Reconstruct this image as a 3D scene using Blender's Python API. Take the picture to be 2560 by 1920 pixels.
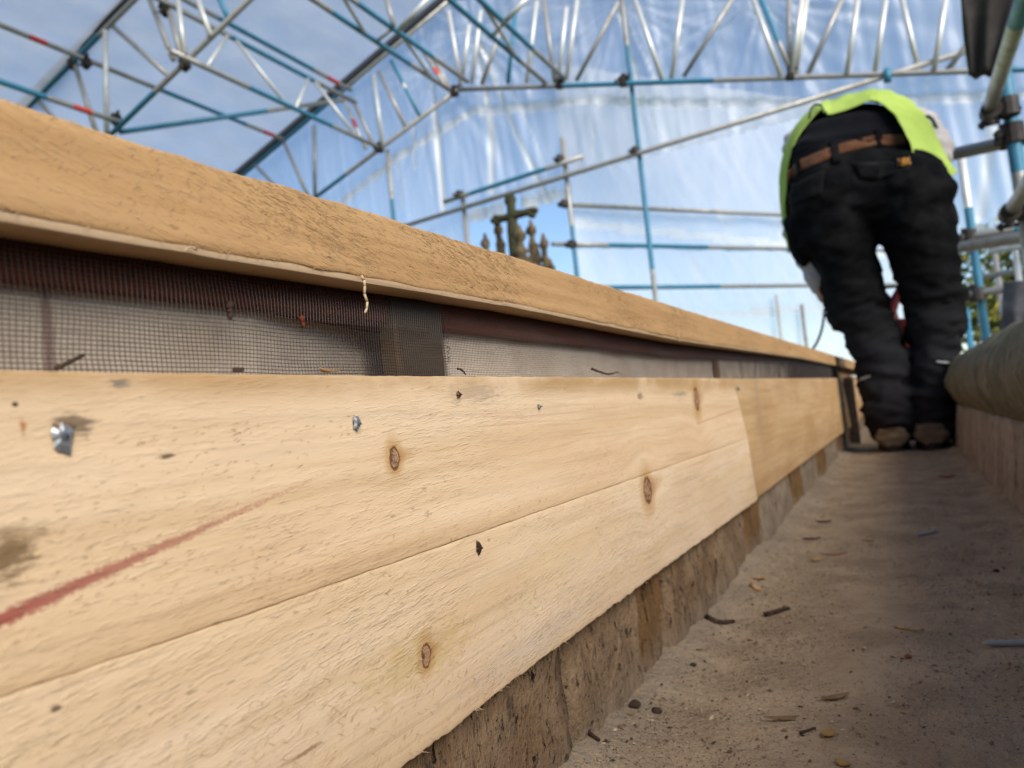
import bpy, bmesh, math, random
from mathutils import Vector, Matrix, noise
from mathutils.bvhtree import BVHTree

for o in list(bpy.data.objects):
    bpy.data.objects.remove(o)
scene = bpy.context.scene
col = scene.collection
random.seed(7)
R = random.random
def U(a, b): return a + (b - a) * random.random()

# ------------------------------------------------------------------ camera
# world: +Y runs along the gutter, +X to the parapet, Z up, gutter floor at z = 0
CAM_H = 0.195
FPX, CU, CV = 1900.0, 1280.0, 960.0            # focal length and centre in photograph pixels (2560 x 1920)
g = Vector(((2245 - CU) / FPX, -(970 - CV) / FPX, 1.0)).normalized()      # gutter direction seen by the camera
w = Vector((-.13, 1.0, 0.0)); w = (w - g * w.dot(g)).normalized()          # vertical seen by the camera
xa = Vector((g.y * w.z - g.z * w.y, g.z * w.x - g.x * w.z, g.x * w.y - g.y * w.x))
if xa.x < 0: xa = -xa
cam_d = bpy.data.cameras.new('camera'); cam = bpy.data.objects.new('camera', cam_d); col.objects.link(cam)
rt = Vector((xa.x, g.x, w.x)); up = Vector((xa.y, g.y, w.y)); fw = Vector((xa.z, g.z, w.z))
cam.matrix_world = Matrix(((rt.x, up.x, -fw.x, 0), (rt.y, up.y, -fw.y, 0), (rt.z, up.z, -fw.z, CAM_H), (0, 0, 0, 1)))
cam_d.sensor_width = 36; cam_d.lens = 36 * FPX / 2560
cam_d.clip_start = .01; cam_d.clip_end = 3000
cam_d.dof.use_dof = True; cam_d.dof.focus_distance = .32; cam_d.dof.aperture_fstop = 14.0
scene.camera = cam

# ------------------------------------------------------------------ sky, sun, exposure
TO_SUN = Vector((.68, -.46, .57)).normalized()
world = bpy.data.worlds.new('World'); scene.world = world; world.use_nodes = True
wt = world.node_tree; wt.nodes.clear()
wo = wt.nodes.new('ShaderNodeOutputWorld'); bg = wt.nodes.new('ShaderNodeBackground')
sky = wt.nodes.new('ShaderNodeTexSky'); sky.sky_type = 'NISHITA'; sky.sun_disc = False
sky.sun_elevation = math.asin(TO_SUN.z); sky.sun_rotation = math.atan2(TO_SUN.x, TO_SUN.y)
sky.air_density = 1.0; sky.dust_density = .15; sky.ozone_density = 3.0
bg.inputs['Strength'].default_value = .13
tc = wt.nodes.new('ShaderNodeTexCoord'); mp = wt.nodes.new('ShaderNodeMapping'); mp.inputs['Scale'].default_value = (1, 1, 2.6)
cn = wt.nodes.new('ShaderNodeTexNoise'); cn.inputs['Scale'].default_value = 2.2; cn.inputs['Detail'].default_value = 8; cn.inputs['Roughness'].default_value = .6
cr = wt.nodes.new('ShaderNodeMapRange'); cr.inputs[1].default_value = .52; cr.inputs[2].default_value = .78; cr.inputs[4].default_value = .15
cm = wt.nodes.new('ShaderNodeMix'); cm.data_type = 'RGBA'; cm.inputs[7].default_value = (7.5, 7.6, 7.9, 1)
wt.links.new(tc.outputs['Generated'], mp.inputs[0]); wt.links.new(mp.outputs[0], cn.inputs['Vector'])
wt.links.new(cn.outputs['Fac'], cr.inputs[0]); wt.links.new(cr.outputs[0], cm.inputs[0])
wt.links.new(sky.outputs[0], cm.inputs[6]); wt.links.new(cm.outputs[2], bg.inputs[0]); wt.links.new(bg.outputs[0], wo.inputs[0])

sun_d = bpy.data.lights.new('sun', 'SUN'); sun = bpy.data.objects.new('sun', sun_d); col.objects.link(sun)
sun_d.energy = 3.4; sun_d.angle = math.radians(42); sun_d.color = (1, .93, .82)      # softened by the sheeting
sun.rotation_euler = TO_SUN.to_track_quat('Z', 'Y').to_euler(); sun.location = (4, -3, 6)
vs = scene.view_settings
vs.view_transform = 'Standard'; vs.look = 'None'; vs.gamma = 1; vs.exposure = .46
scene.cycles.transparent_max_bounces = 24; scene.cycles.max_bounces = 6

# ------------------------------------------------------------------ helpers: points
def ray(u, v):
    c = Vector(((u - CU) / FPX, -(v - CV) / FPX, 1.0))
    return Vector((c.dot(xa), c.dot(g), c.dot(w)))
C0 = Vector((0, 0, CAM_H))
def atY(u, v, Y): r = ray(u, v); return r * (Y / r.y) + C0
def atX(u, v, X): r = ray(u, v); return r * (X / r.x) + C0
def atZ(u, v, Z): r = ray(u, v); return r * ((Z - CAM_H) / r.z) + C0
DS = 2560 / 2212
def dY(x, y, Y): return atY(x * DS, y * DS, Y)

# ------------------------------------------------------------------ helpers: objects
ORG = {}
def tag(o, label=None, cat=None, group=None, kind=None):
    if label: o['label'] = label
    if cat: o['category'] = cat
    if group: o['group'] = group
    if kind: o['kind'] = kind
    return o
def empty(name, loc):
    o = bpy.data.objects.new(name, None); col.objects.link(o); o.location = loc; o.empty_display_size = .05
    ORG[o.name] = Vector(loc); return o
def build(name, V, Fc, mats, parent=None, smooth=False, fm=None):
    """world-space vertices -> one mesh object with its origin at its base"""
    V = [Vector(v) for v in V]
    lo = Vector((min(v.x for v in V), min(v.y for v in V), min(v.z for v in V)))
    hi = Vector((max(v.x for v in V), max(v.y for v in V), max(v.z for v in V)))
    org = Vector(((lo.x + hi.x) / 2, (lo.y + hi.y) / 2, lo.z))
    me = bpy.data.meshes.new(name); me.from_pydata([v - org for v in V], [], Fc)
    if not isinstance(mats, (list, tuple)): mats = [mats]
    for m in mats: me.materials.append(m)
    if fm: me.polygons.foreach_set('material_index', fm)
    if smooth: me.polygons.foreach_set('use_smooth', [True] * len(me.polygons))
    me.update()
    bm = bmesh.new(); bm.from_mesh(me); bmesh.ops.recalc_face_normals(bm, faces=bm.faces); bm.to_mesh(me); bm.free()
    o = bpy.data.objects.new(name, me); col.objects.link(o)
    if parent: o.parent = parent; o.location = org - ORG[parent.name]
    else: o.location = org
    ORG[o.name] = org
    return o
class Geo:
    def __init__(s): s.V = []; s.F = []; s.M = []
    def add(s, V, F, m=0):
        n = len(s.V); s.V += [Vector(v) for v in V]; s.F += [tuple(i + n for i in f) for f in F]; s.M += [m] * len(F)
    def make(s, name, mats, parent=None, smooth=False): return build(name, s.V, s.F, mats, parent, smooth, s.M)
    def box(s, lo, hi, m=0):
        x0, y0, z0 = lo; x1, y1, z1 = hi
        s.add([(x0, y0, z0), (x1, y0, z0), (x1, y1, z0), (x0, y1, z0), (x0, y0, z1), (x1, y0, z1), (x1, y1, z1), (x0, y1, z1)],
              [(0, 3, 2, 1), (4, 5, 6, 7), (0, 1, 5, 4), (1, 2, 6, 5), (2, 3, 7, 6), (3, 0, 4, 7)], m)
    def tube(s, p0, p1, r, seg=12, bands=(), m=0, r1=None, cap=True, hollow=False):
        p0 = Vector(p0); p1 = Vector(p1); d = (p1 - p0); L = d.length; d /= L
        a = d.orthogonal().normalized(); b = d.cross(a)
        ts = sorted(set([0.0, 1.0] + [t for bd in bands for t in bd[:2] if 0 < t < 1]))
        V = []
        for t in ts:
            rr = r + ((r1 if r1 is not None else r) - r) * t
            V += [p0 + d * (L * t) + (a * math.cos(k * 2 * math.pi / seg) + b * math.sin(k * 2 * math.pi / seg)) * rr for k in range(seg)]
        n0 = len(s.V); s.V += V
        for i in range(len(ts) - 1):
            mid = (ts[i] + ts[i + 1]) / 2; mi = m
            for bd in bands:
                if bd[0] <= mid <= bd[1]: mi = bd[2]
            for k in range(seg):
                q = (k + 1) % seg
                s.F.append((n0 + i * seg + k, n0 + i * seg + q, n0 + (i + 1) * seg + q, n0 + (i + 1) * seg + k)); s.M.append(mi)
        if cap:
            for e, t in ((0, 0.0), (len(ts) - 1, 1.0)):
                base = n0 + e * seg; cen = p0 + d * (L * t); dep = .04 * (1 if t == 0 else -1)
                if hollow:
                    k0 = len(s.V); s.V += [cen + (s.V[base + k] - cen) * .84 for k in range(seg)]
                    k1 = len(s.V); s.V += [s.V[k0 + k] + d * dep for k in range(seg)]
                    for k in range(seg):
                        q = (k + 1) % seg
                        s.F.append((base + k, base + q, k0 + q, k0 + k)); s.M.append(m)
                        s.F.append((k0 + k, k0 + q, k1 + q, k1 + k)); s.M.append(m)
                    s.F.append(tuple(k1 + k for k in range(seg))); s.M.append(m)
                else:
                    s.F.append(tuple(base + k for k in range(seg))); s.M.append(m)
def grid(fn, nu, nv):
    V = [fn(i / nu, j / nv) for j in range(nv + 1) for i in range(nu + 1)]
    F = [(j * (nu + 1) + i, j * (nu + 1) + i + 1, (j + 1) * (nu + 1) + i + 1, (j + 1) * (nu + 1) + i) for j in range(nv) for i in range(nu)]
    return V, F
def lerp(a, b, t): return a + (b - a) * t
def interp(t, tab):
    if t <= tab[0][0]: return tab[0][1]
    for (a, va), (b, vb) in zip(tab, tab[1:]):
        if t <= b: return va + (vb - va) * (t - a) / (b - a)
    return tab[-1][1]
def smooth01(t): t = max(0, min(1, t)); return t * t * (3 - 2 * t)
def pn(x, y, z=0): return noise.noise(Vector((x, y, z)))

# ------------------------------------------------------------------ helpers: materials
class S:
    """a node socket that does arithmetic"""
    def __init__(s, T, k): s.T = T; s.k = k
    def op(s, o, b=None, c=None):
        n = s.T.nodes.new('ShaderNodeMath'); n.operation = o
        for i, v in enumerate((s, b, c)):
            if v is None: continue
            if isinstance(v, S): s.T.links.new(v.k, n.inputs[i])
            else: n.inputs[i].default_value = v
        return S(s.T, n.outputs[0])
    def __add__(s, b): return s.op('ADD', b)
    def __sub__(s, b): return s.op('SUBTRACT', b)
    def __mul__(s, b): return s.op('MULTIPLY', b)
    def __truediv__(s, b): return s.op('DIVIDE', b)
    def exp(s): return s.op('EXPONENT')
    def sin(s): return s.op('SINE')
    def abs(s): return s.op('ABSOLUTE')
    def mx(s, b): return s.op('MAXIMUM', b)
    def mn(s, b): return s.op('MINIMUM', b)
    def pw(s, b): return s.op('POWER', b)
    def rng(s, a, b, c=0.0, d=1.0, sm=True):
        n = s.T.nodes.new('ShaderNodeMapRange'); n.interpolation_type = 'SMOOTHSTEP' if sm else 'LINEAR'
        s.T.links.new(s.k, n.inputs[0])
        for i, v in zip((1, 2, 3, 4), (a, b, c, d)): n.inputs[i].default_value = v
        return S(s.T, n.outputs[0])
class Mat:
    def __init__(s, name, rough=.8, spec=.3, metal=0.0):
        s.m = bpy.data.materials.new(name); s.m.use_nodes = True; s.T = s.m.node_tree
        s.b = s.T.nodes['Principled BSDF']; s.b.inputs['Roughness'].default_value = rough
        s.b.inputs['Specular IOR Level'].default_value = spec; s.b.inputs['Metallic'].default_value = metal
        gm = s.T.nodes.new('ShaderNodeNewGeometry'); sp = s.T.nodes.new('ShaderNodeSeparateXYZ')
        s.T.links.new(gm.outputs['Position'], sp.inputs[0]); s.geo = gm
        s.x, s.y, s.z = (S(s.T, sp.outputs[i]) for i in range(3))
    def vec(s, a, b, c):
        n = s.T.nodes.new('ShaderNodeCombineXYZ')
        for i, v in enumerate((a, b, c)):
            if isinstance(v, S): s.T.links.new(v.k, n.inputs[i])
            else: n.inputs[i].default_value = v
        return n.outputs[0]
    def noise(s, a, b, c, scale=1.0, detail=3.0, rough=.55, dist=0.0):
        n = s.T.nodes.new('ShaderNodeTexNoise'); s.T.links.new(s.vec(a, b, c), n.inputs['Vector'])
        n.inputs['Scale'].default_value = scale; n.inputs['Detail'].default_value = detail
        n.inputs['Roughness'].default_value = rough; n.inputs['Distortion'].default_value = dist
        return S(s.T, n.outputs['Fac'])
    def pnoise(s, scale, detail=3.0, rough=.55): return s.noise(s.x, s.y, s.z, scale, detail, rough)
    def mix(s, f, a, b, mode='MIX'):
        n = s.T.nodes.new('ShaderNodeMix'); n.data_type = 'RGBA'; n.blend_type = mode
        if isinstance(f, S): s.T.links.new(f.k, n.inputs[0])
        else: n.inputs[0].default_value = f
        for i, v in ((6, a), (7, b)):
            if isinstance(v, tuple): n.inputs[i].default_value = v + (1,)
            else: s.T.links.new(v, n.inputs[i])
        return n.outputs[2]
    def island(s): return S(s.T, s.geo.outputs['Random Per Island'])
    def color(s, c):
        if isinstance(c, tuple): s.b.inputs['Base Color'].default_value = c + (1,)
        else: s.T.links.new(c, s.b.inputs['Base Color'])
        return s
    def rough(s, r): s.T.links.new(r.k, s.b.inputs['Roughness']); return s
    def bump(s, h, dist=.001, strength=1.0):
        n = s.T.nodes.new('ShaderNodeBump'); n.inputs['Distance'].default_value = dist; n.inputs['Strength'].default_value = strength
        s.T.links.new(h.k, n.inputs['Height']); s.T.links.new(n.outputs[0], s.b.inputs['Normal']); return s

def wood(name, light, dark, warm, knots=(), marks=(), stains=(), chalk=None, flecks=.5, diag=.35, bump=.0006, topdirt=None, grain_sc=1.0, lines=()):
    m = Mat(name, .75, .18); y, z = m.y, m.z
    zw = z; halo = None; core = None; ring = None
    for (ky, kz, a, b) in knots:
        ny = (y - ky) / a; nz = (z - kz) / b; d2 = ny * ny + nz * nz
        zw = zw - (z - kz) * ((d2 * -.12).exp() * .6)
    n1 = m.noise(m.x * 18, y * 2.2, zw * 60, grain_sc, 4, .6)
    n2 = m.noise(m.x * 60, y * 9, zw * 420, 1, 3, .6)
    n3 = m.noise(m.x * 6, y * 5, z * 14, 1, 3, .5)
    wv = ((zw * 520) + n3 * 14 + (y * 8)).sin() * .5 + .5
    c = m.mix(n1.rng(.32, .68), light, dark)
    c = m.mix(n3.rng(.42, .72) * .55, c, warm)
    c = m.mix(wv.pw(5) * .10, c, tuple(v * .55 for v in warm))
    c = m.mix(n2.rng(.5, .8) * .25, c, tuple(v * .6 for v in dark))
    gl_ = m.noise(m.x * 9, y * 1.6, zw * 130, 1, 3, .55, .3)
    c = m.mix((gl_ - .5).abs().rng(.022, .004) * n3.rng(.35, .6) * .24, c, tuple(v * .5 for v in warm))
    fl = m.noise(m.x * 100, y * 130, z * 420, 1, 2, .6)
    fm = m.noise(y * 7, z * 18, 3.1, 1, 3, .6).rng(.4, .7)
    if topdirt: fm = fm.mx(z.rng(topdirt[0], topdirt[1], 0, .9))
    c = m.mix(fl.rng(.66, .74) * fm * flecks, c, (.09, .055, .03))
    if topdirt:
        n5 = m.noise(y * 14, z * 30, 1.0, 1, 4, .6)
        c = m.mix(z.rng(topdirt[0], topdirt[1], 0, 1) * n5.rng(.25, .6) * .8, c, (.44, .25, .095))
    # fuzzy rough sawn fibres run a little across the grain
    f1 = m.noise((y * 150) + z * (150 * diag * 2), z * 900 - y * (600 * diag), m.x * 80, 1, 3, .7)
    f2 = n2; wobA = m.noise(y * 260, z * 260, 4.0, 1, 3, .6); wobB = m.noise(y * 110, z * 520, 10.0, 1, 4, .7)
    rgh = m.noise(y * 9, z * 22, 7.7, 1, 3, .5).rng(.35, .65, .25, 1)
    h = f1.rng(.45, .75) * rgh + f2 * .3
    c = m.mix(f1.rng(.62, .75) * rgh * .22, c, tuple(v * .5 for v in warm))
    c = m.mix(f1.rng(.42, .25) * rgh * .25, c, tuple(min(.9, v * 1.2) for v in light))
    for (my, mz, a, b, colr, st) in stains:
        wob = wobB
        ny = (y - my) / a; nz = (z - mz) / b; d = (ny * ny + nz * nz).pw(.5) + (wob - .5) * 3.2
        c = m.mix(d.rng(1.0, .2) * st, c, colr)
    for (ky, kz, a, b) in knots:
        wob = wobA
        ny = (y - ky) / a; nz = (z - kz) / b; d = (ny * ny + nz * nz).pw(.5) + (wob - .5) * .7
        tail = (y - ky) / (a * 4.5); tz = (z - kz - (y - ky) * .12) / (b * .8); td = (tail * tail + tz * tz).pw(.5)
        c = m.mix(d.rng(2.6, .9) * .75, c, (.50, .27, .08))
        c = m.mix(td.rng(1.2, .3) * y.rng(ky, ky + a) * .6, c, (.42, .21, .07))
        c = m.mix(d.rng(1.15, .95), c, (.17, .075, .03))
        inner = m.mix(wob.rng(.45, .62), (.50, .30, .17), (.14, .07, .04))
        inner = m.mix(((d * 16).sin() * .5 + .5) * .5, inner, (.14, .07, .04))
        c = m.mix(d.rng(.86, .74), c, inner)
        h = h + d.rng(1.3, .8) * .5 - d.rng(.85, .7) * .4
    for (y0, z0, y1, z1, w0, w1, s0, s1, tl0, colr) in lines:          # a drawn or split line
        tt = (y - y0) / (y1 - y0); wob = m.noise(y * 120, 0.0, z0 * 9, 1, 2, .5)
        dz = (z - (tt * (z1 - z0) + z0)) + (wob - .5) * .0012
        wid = tt * (w1 - w0) + w0; st = (tt * (s1 - s0) + s0).mx(0.0)
        gr = m.noise(y * 700, z * 1100, 5.0, 1, 2, .7)
        mask = (dz.abs() / (wid * (gr * 1.5 + .25))).rng(1.3, .3) * tt.rng(tl0, tl0 + .02) * tt.rng(1.02, .98) * st
        mask = mask * (gr + mask * .6).rng(.50, .85)
        c = m.mix(mask, c, colr)
    if chalk: pass
    m.color(c); m.bump(h, bump); return m.m

def stone(name, a, b, cdark, sc=1.0, streak=1.0, bump=.002, speck=.6, moss=None, dust=None):
    m = Mat(name, .92, .15); x, y, z = m.x, m.y, m.z; vz = .4 if streak > 1 else .8
    n1 = m.noise(x, y, z * vz, 22 * sc, 6, .7, .6); n2 = m.noise(x * 2, y * 2, z * vz, 55 * sc, 5, .75, .4); n3 = m.pnoise(300 * sc, 4, .7); n4 = m.noise(x, y * 1.6, z * vz, 95 * sc, 4, .7)
    c = m.mix(n1.rng(.38, .62), a, b)
    c = m.mix(n2.rng(.52, .68) * .75, c, cdark)
    c = m.mix(n4.rng(.60, .66) * speck, c, tuple(v * .35 for v in cdark))
    c = m.mix(n3.rng(.58, .66) * speck * .8, c, tuple(v * .3 for v in cdark))
    c = m.mix(n3.rng(.40, .30) * .5, c, tuple(min(.8, v * 1.7) for v in a))
    if moss: c = m.mix(m.pnoise(14, 4, .6).rng(.45, .65) * .7, c, moss)
    if dust: c = m.mix((z + (n2 - .5) * .05).rng(.035, .006) * .6, c, dust)
    m.color(c); m.bump(n2 * .6 + n3 * .4 + n1 - n4.rng(.58, .68) * .6, bump); return m.m
def cloth(name, a, b, sc=1.0, rough=.9, bump=.0008):
    m = Mat(name, rough, .05); n1 = m.pnoise(9 * sc, 4, .6); n2 = m.pnoise(420 * sc, 2, .5)
    c = m.mix(n1.rng(.38, .68), a, b); c = m.mix(n2.rng(.5, .75) * .35, c, tuple(min(.95, v * 1.7) for v in b))
    m.b.inputs['Sheen Weight'].default_value = .02
    m.color(c); m.bump(n2 + n1, bump); return m.m
def metal(name, base, dirt, amt=.5, rough=.5, met=0.0, spec=.5):
    m = Mat(name, rough, spec, met); n1 = m.pnoise(11, 5, .65); n2 = m.pnoise(60, 4, .65)
    c = m.mix(n1.rng(.45, .75) * amt, base, dirt); c = m.mix(n2.rng(.6, .72) * amt, c, tuple(v * .5 for v in dirt))
    m.color(c); m.rough(n1.rng(.3, .7, rough - .12, rough + .2)); m.bump(n2, .0006); return m.m
def plain(name, c, rough=.6, met=0.0, var=.25, sc=40.0, spec=.4):
    m = Mat(name, rough, spec, met); n = m.pnoise(sc, 4, .6)
    m.color(m.mix(n.rng(.35, .7), c, tuple(v * (1 - var) for v in c))); m.bump(n, .0003); return m.m

# ------------------------------------------------------------------ near field: sizes
XB, XW, XM = -.168, -.180, -.1812          # fascia face, wall face, insect mesh
def tabX(pts, X, ext=True):
    t = [(p.y, p.z) for p in (atX(u, v, X) for u, v in pts)]
    return t
low_top = tabX([(0, 926), (500, 934), (1000, 940), (1832, 946)], XB)
low_bot = [(-.3, atX(1007, 1920, XB).z)] + tabX([(1007, 1920), (1280, 1705), (1587, 1474), (1895, 1250)], XB)
low_split = tabX([(0, 1745), (640, 1529), (1280, 1303), (1587, 1196), (1860, 1100)], XB)
top_top = tabX([(0, 251), (500, 402), (1000, 555), (1280, 640), (1787, 797), (2000, 862), (2140, 905)], XB)
top_bot = tabX([(0, 529), (903, 691), (1280, 757), (1700, 846), (2000, 892), (2137, 922)], XB)
def by(u, v): p = atX(u, v, XB); return (p.y, p.z)
Y_JT, Y_JB = by(1832, 945)[0], by(1895, 1250)[0]

# ------------------------------------------------------------------ setting
gm_ = Mat('churchyard_grass', .95, .1); gn = gm_.pnoise(.4, 5, .6)
gm_.color(gm_.mix(gn.rng(.35, .65), (.05, .075, .02), (.10, .10, .04))); GRASS = gm_.m
Vg, Fg = grid(lambda a, b: (lerp(-1500, 1500, a), lerp(-1500, 1500, b), -9 + .1 * pn(a * 40, b * 40)), 40, 40)
tag(build('ground', Vg, Fg, GRASS), 'grassy churchyard ground far below the gutter', None, None, 'structure')

fm_ = Mat('dusty_mortar', .95, .1); x, y, z = fm_.x, fm_.y, fm_.z
f1 = fm_.pnoise(14, 5, .6); f2 = fm_.pnoise(120, 4, .7); f3 = fm_.pnoise(700, 2, .6); f4 = fm_.noise(x * 9, y * 2.5, 0.0, 1, 4, .6)
c = fm_.mix(f1.rng(.35, .65), (.46, .335, .21), (.33, .235, .145))
c = fm_.mix(f4.rng(.45, .7) * .5, c, (.44, .335, .22))
c = fm_.mix(f2.rng(.55, .72) * .55, c, (.15, .10, .066))
c = fm_.mix(f3.rng(.62, .7) * .55, c, (.42, .33, .23))
c = fm_.mix(f3.rng(.36, .28) * .6, c, (.055, .04, .03))
c = fm_.mix(x.rng(-.13, -.178) * f2.rng(.3, .6) * .5, c, (.26, .22, .175))
fm_.color(c); fm_.bump(f1 * .8 + f2 * 1.1 + f3 * .2, .004); DUST = fm_.m
def floor_z(X, Y):
    e = smooth01((-.135 - X) / .05) * (.006 + .012 * max(0, pn(Y * 5, 2.2) + .35)) + smooth01((X - .10) / .035) * .006
    return e + .0022 * pn(X * 30, Y * 26) + .0012 * pn(X * 90, Y * 90, 3) + .003 * pn(X * 9, Y * 7, 9)
def fl(a, b):
    Y = -.25 + 6.6 * b ** 2.2; X = lerp(-.200, .16, a); return (X, Y, floor_z(X, Y))
Vf, Ff = grid(fl, 110, 560)
tag(build('gutter_floor', Vf, Ff, DUST, smooth=True), 'dusty mortar floor of the narrow parapet gutter', None, None, 'structure')

# ------------------------------------------------------------------ stones under the fascia
DU = (.30, .235, .17)
ST = {'rust': stone('rusty_brown_stone', (.22, .135, .075), (.30, .205, .125), (.035, .030, .027), 1.0, 1, .004, .95, None, DU),
      'beige': stone('beige_stone', (.32, .22, .135), (.23, .15, .088), (.075, .052, .036), 1.0, 1, .004, .9, None, DU),
      'ochre': stone('ochre_stone', (.27, .15, .06), (.18, .10, .045), (.06, .038, .022), 1.0, 2, .004, .8, None, DU),
      'grey': stone('grey_mortar_stone', (.34, .265, .19), (.25, .185, .13), (.10, .072, .05), 1.0, 2, .004, .7, None, DU)}
MORT = stone('pale_lime_mortar', (.38, .33, .26), (.28, .235, .18), (.16, .13, .10), 1.5, 1, .002, .4)
wall = empty('stone_wall', (XW - .05, 1.5, -.02)); tag(wall, 'low weathered stone course under the pine fascia boards', 'wall')
jl = [atX(u, v, XW).y for u, v in ((1421, 1610), (1600, 1515), (1661, 1423), (1778, 1340), (1855, 1281), (1905, 1250), (1975, 1183), (2000, 1165), (2045, 1140), (2060, 1125), (2092, 1103), (2105, 1090))]
kinds = ['rust', 'beige', 'ochre', 'rust', 'beige', 'ochre', 'grey', 'ochre', 'grey', 'ochre', 'grey', 'ochre']
ys = [-.3] + jl
while ys[-1] < 5.4: ys.append(ys[-1] + (U(.28, .4) if len(ys) % 2 else U(.08, .12)))
for i in range(len(ys) - 1):
    kd = kinds[i] if i < len(kinds) else ('grey' if i % 2 == 0 else 'ochre')
    y0, y1 = ys[i] + .0026, ys[i + 1] - .0026; off = [0, .0, -.004, .0015, 0, -.004][i % 6] + U(-.001, .001)
    nu = max(6, min(40, int((y1 - y0) / .007))); nv = 26
    def f(a, b):
        e = min(a, 1 - a) * (y1 - y0); rr = .004 * math.exp(-e / .003)
        Y = lerp(y0, y1, a) + (.005 * pn(b * 4, i * 3.1, 1) + .002 * pn(b * 14, i * 1.7, 5))
        Z = lerp(-.015, .196, b)
        return (XW + off - rr + .004 * pn(Y * 30, Z * 30, i) + .002 * pn(Y * 110, Z * 90, i), Y, Z)
    V, F = grid(f, nu, nv); n = len(V)
    V += [(XW - .11, y0, -.015), (XW - .11, y1, -.015), (XW - .11, y1, .196), (XW - .11, y0, .196)]
    F += [tuple(list(range(0, nu + 1)) + [n + 1, n]), tuple(list(range(nv * (nu + 1) + nu, nv * (nu + 1) - 1, -1)) + [n + 3, n + 2]),
          tuple(list(range(0, n, nu + 1))[::-1] + [n, n + 3][0:2]), tuple(list(range(nu, n, nu + 1)) + [n + 2, n + 1]), (n, n + 1, n + 2, n + 3)]
    build('stone', V, F, ST[kd], wall, True)
gq = Geo(); gq.box((XW - .10, -.3, -.012), (XW - .011, 5.5, .19)); gq.make('mortar_joints', MORT, wall)

# ------------------------------------------------------------------ timber
def slab(name, mat, x0, th, fz0, fz1, ya, yb, nu, nv, parent=None, rough=.0004, edge=.0006, pw=1.0, seed=0, ya1=None, yb1=None, round_e=.0012):
    """a plank: ya..yb at its lower edge, ya1..yb1 at its upper edge, z from fz0(Y) to fz1(Y)"""
    ya1 = ya if ya1 is None else ya1; yb1 = yb if yb1 is None else yb1
    def f(a, b):
        Y = lerp(lerp(ya, yb, a ** pw), lerp(ya1, yb1, a ** pw), b)
        z0 = fz0(Y) + edge * (pn(Y * 60, seed % 1.5) + .6 * pn(Y * 220, 4.3)); z1 = fz1(Y) + edge * (pn(Y * 60, seed % 1.5) + .6 * pn(Y * 220, 4.3))
        Z = lerp(z0, z1, b); e = min(Z - z0, z1 - Z)
        return (x0 - round_e * math.exp(-e / .0006) + rough * (pn(Y * 18, Z * 60, seed) + .5 * pn(Y * 90, Z * 300, seed)), Y, Z)
    bs = [0, .004, .012, .03] + [lerp(.05, .95, j / max(1, nv - 6)) for j in range(max(2, nv - 5))] + [.97, .988, .996, 1]; nv = len(bs) - 1
    V, F = grid(lambda a, b: f(a, bs[round(b * nv)]), nu, nv); n = len(V); W = nu + 1
    bot = list(range(0, W)); topi = list(range(nv * W, nv * W + W))
    for i in bot: V.append((x0 - th, V[i][1], V[i][2]))
    for i in topi: V.append((x0 - th, V[i][1], V[i][2]))
    for k in range(nu):
        F.append((bot[k], n + k, n + k + 1, bot[k + 1])); F.append((topi[k], topi[k + 1], n + W + k + 1, n + W + k))
        F.append((n + k, n + W + k, n + W + k + 1, n + k + 1))
    F.append(tuple(list(range(0, n, W)) + [n + W, n])); F.append(tuple(list(range(nu, n, W)) + [n + W + nu, n + nu]))
    return build(name, V, F, mat, parent, True)

def fibres(name, mat, parent, spots, kind='stuff'):
    """loose wood fibres: each spot is (root, direction, length, width, curl)"""
    V = []; F = []
    for p, d, L, wd, cl in spots:
        d = d.normalized(); s = d.cross(Vector((1, .2, .1))).normalized() * wd; n = len(V)
        m1 = p + d * L * .5 + cl * .5; m2 = p + d * L + cl * 1.6
        V += [p - s, p + s, m1 + s * .8, m1 - s * .8, m2]
        F += [(n, n + 1, n + 2, n + 3), (n + 3, n + 2, n + 4)]
    o = build(name, V, F, mat, parent); o['kind'] = kind; return o
FIBRE = plain('pale_wood_fibre', (.66, .47, .27), .8, 0, .3, 300)

kn = [by(985, 1145) + (.0031, .0042), by(1067, 1638) + (.0031, .0044), by(1620, 1225) + (.009, .0095), by(1741, 997) + (.009, .011)]
sv = [(by(0, 1400)[0], by(0, 1400)[1], .010, .006, (.16, .09, .035), .85), (by(190, 1075)[0], by(190, 1072)[1] + .001, .006, .004, (.12, .08, .05), .8),
      (by(300, 958)[0], by(300, 958)[1], .004, .0018, (.14, .13, .12), .7), (by(58, 1068)[0], by(58, 1068)[1], .0011, .0024, (.42, .15, .04), .9),
      (by(60, 1330)[0], by(60, 1330)[1], .01, .002, (.30, .19, .09), .6), (by(420, 1140)[0], by(420, 1140)[1], .003, .0007, (.13, .08, .04), .9),
      (by(1600, 990)[0], by(1600, 990)[1], .010, .0035, (.25, .15, .07), .8), (by(1700, 985)[0], by(1700, 985)[1], .03, .003, (.30, .24, .17), .7),
      (by(1190, 985)[0], by(1190, 985)[1], .03, .006, (.38, .29, .2), .5), (by(38, 1012)[0], by(38, 1012)[1], .0009, .0012, (.05, .03, .02), 1.0)]
LINES = [by(0, 1550) + by(830, 1176) + (.0021, .0006, .95, .22, -3.0, (.33, .075, .055)), by(1740, 1060) + by(1850, 1020) + (.0009, .0007, .5, .5, 0.0, (.45, .12, .10))]
PINE = wood('rough_sawn_pine', (.80, .59, .375), (.70, .485, .275), (.69, .44, .25), kn, (), sv, None, .6, .10, .00018, (.206, .2185), 1.0, LINES)
kl = [by(1067, 1638) + (.0031, .0044), by(1620, 1225) + (.009, .0095), by(990, 1640) + (.0001, .0001)][:2]
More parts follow.
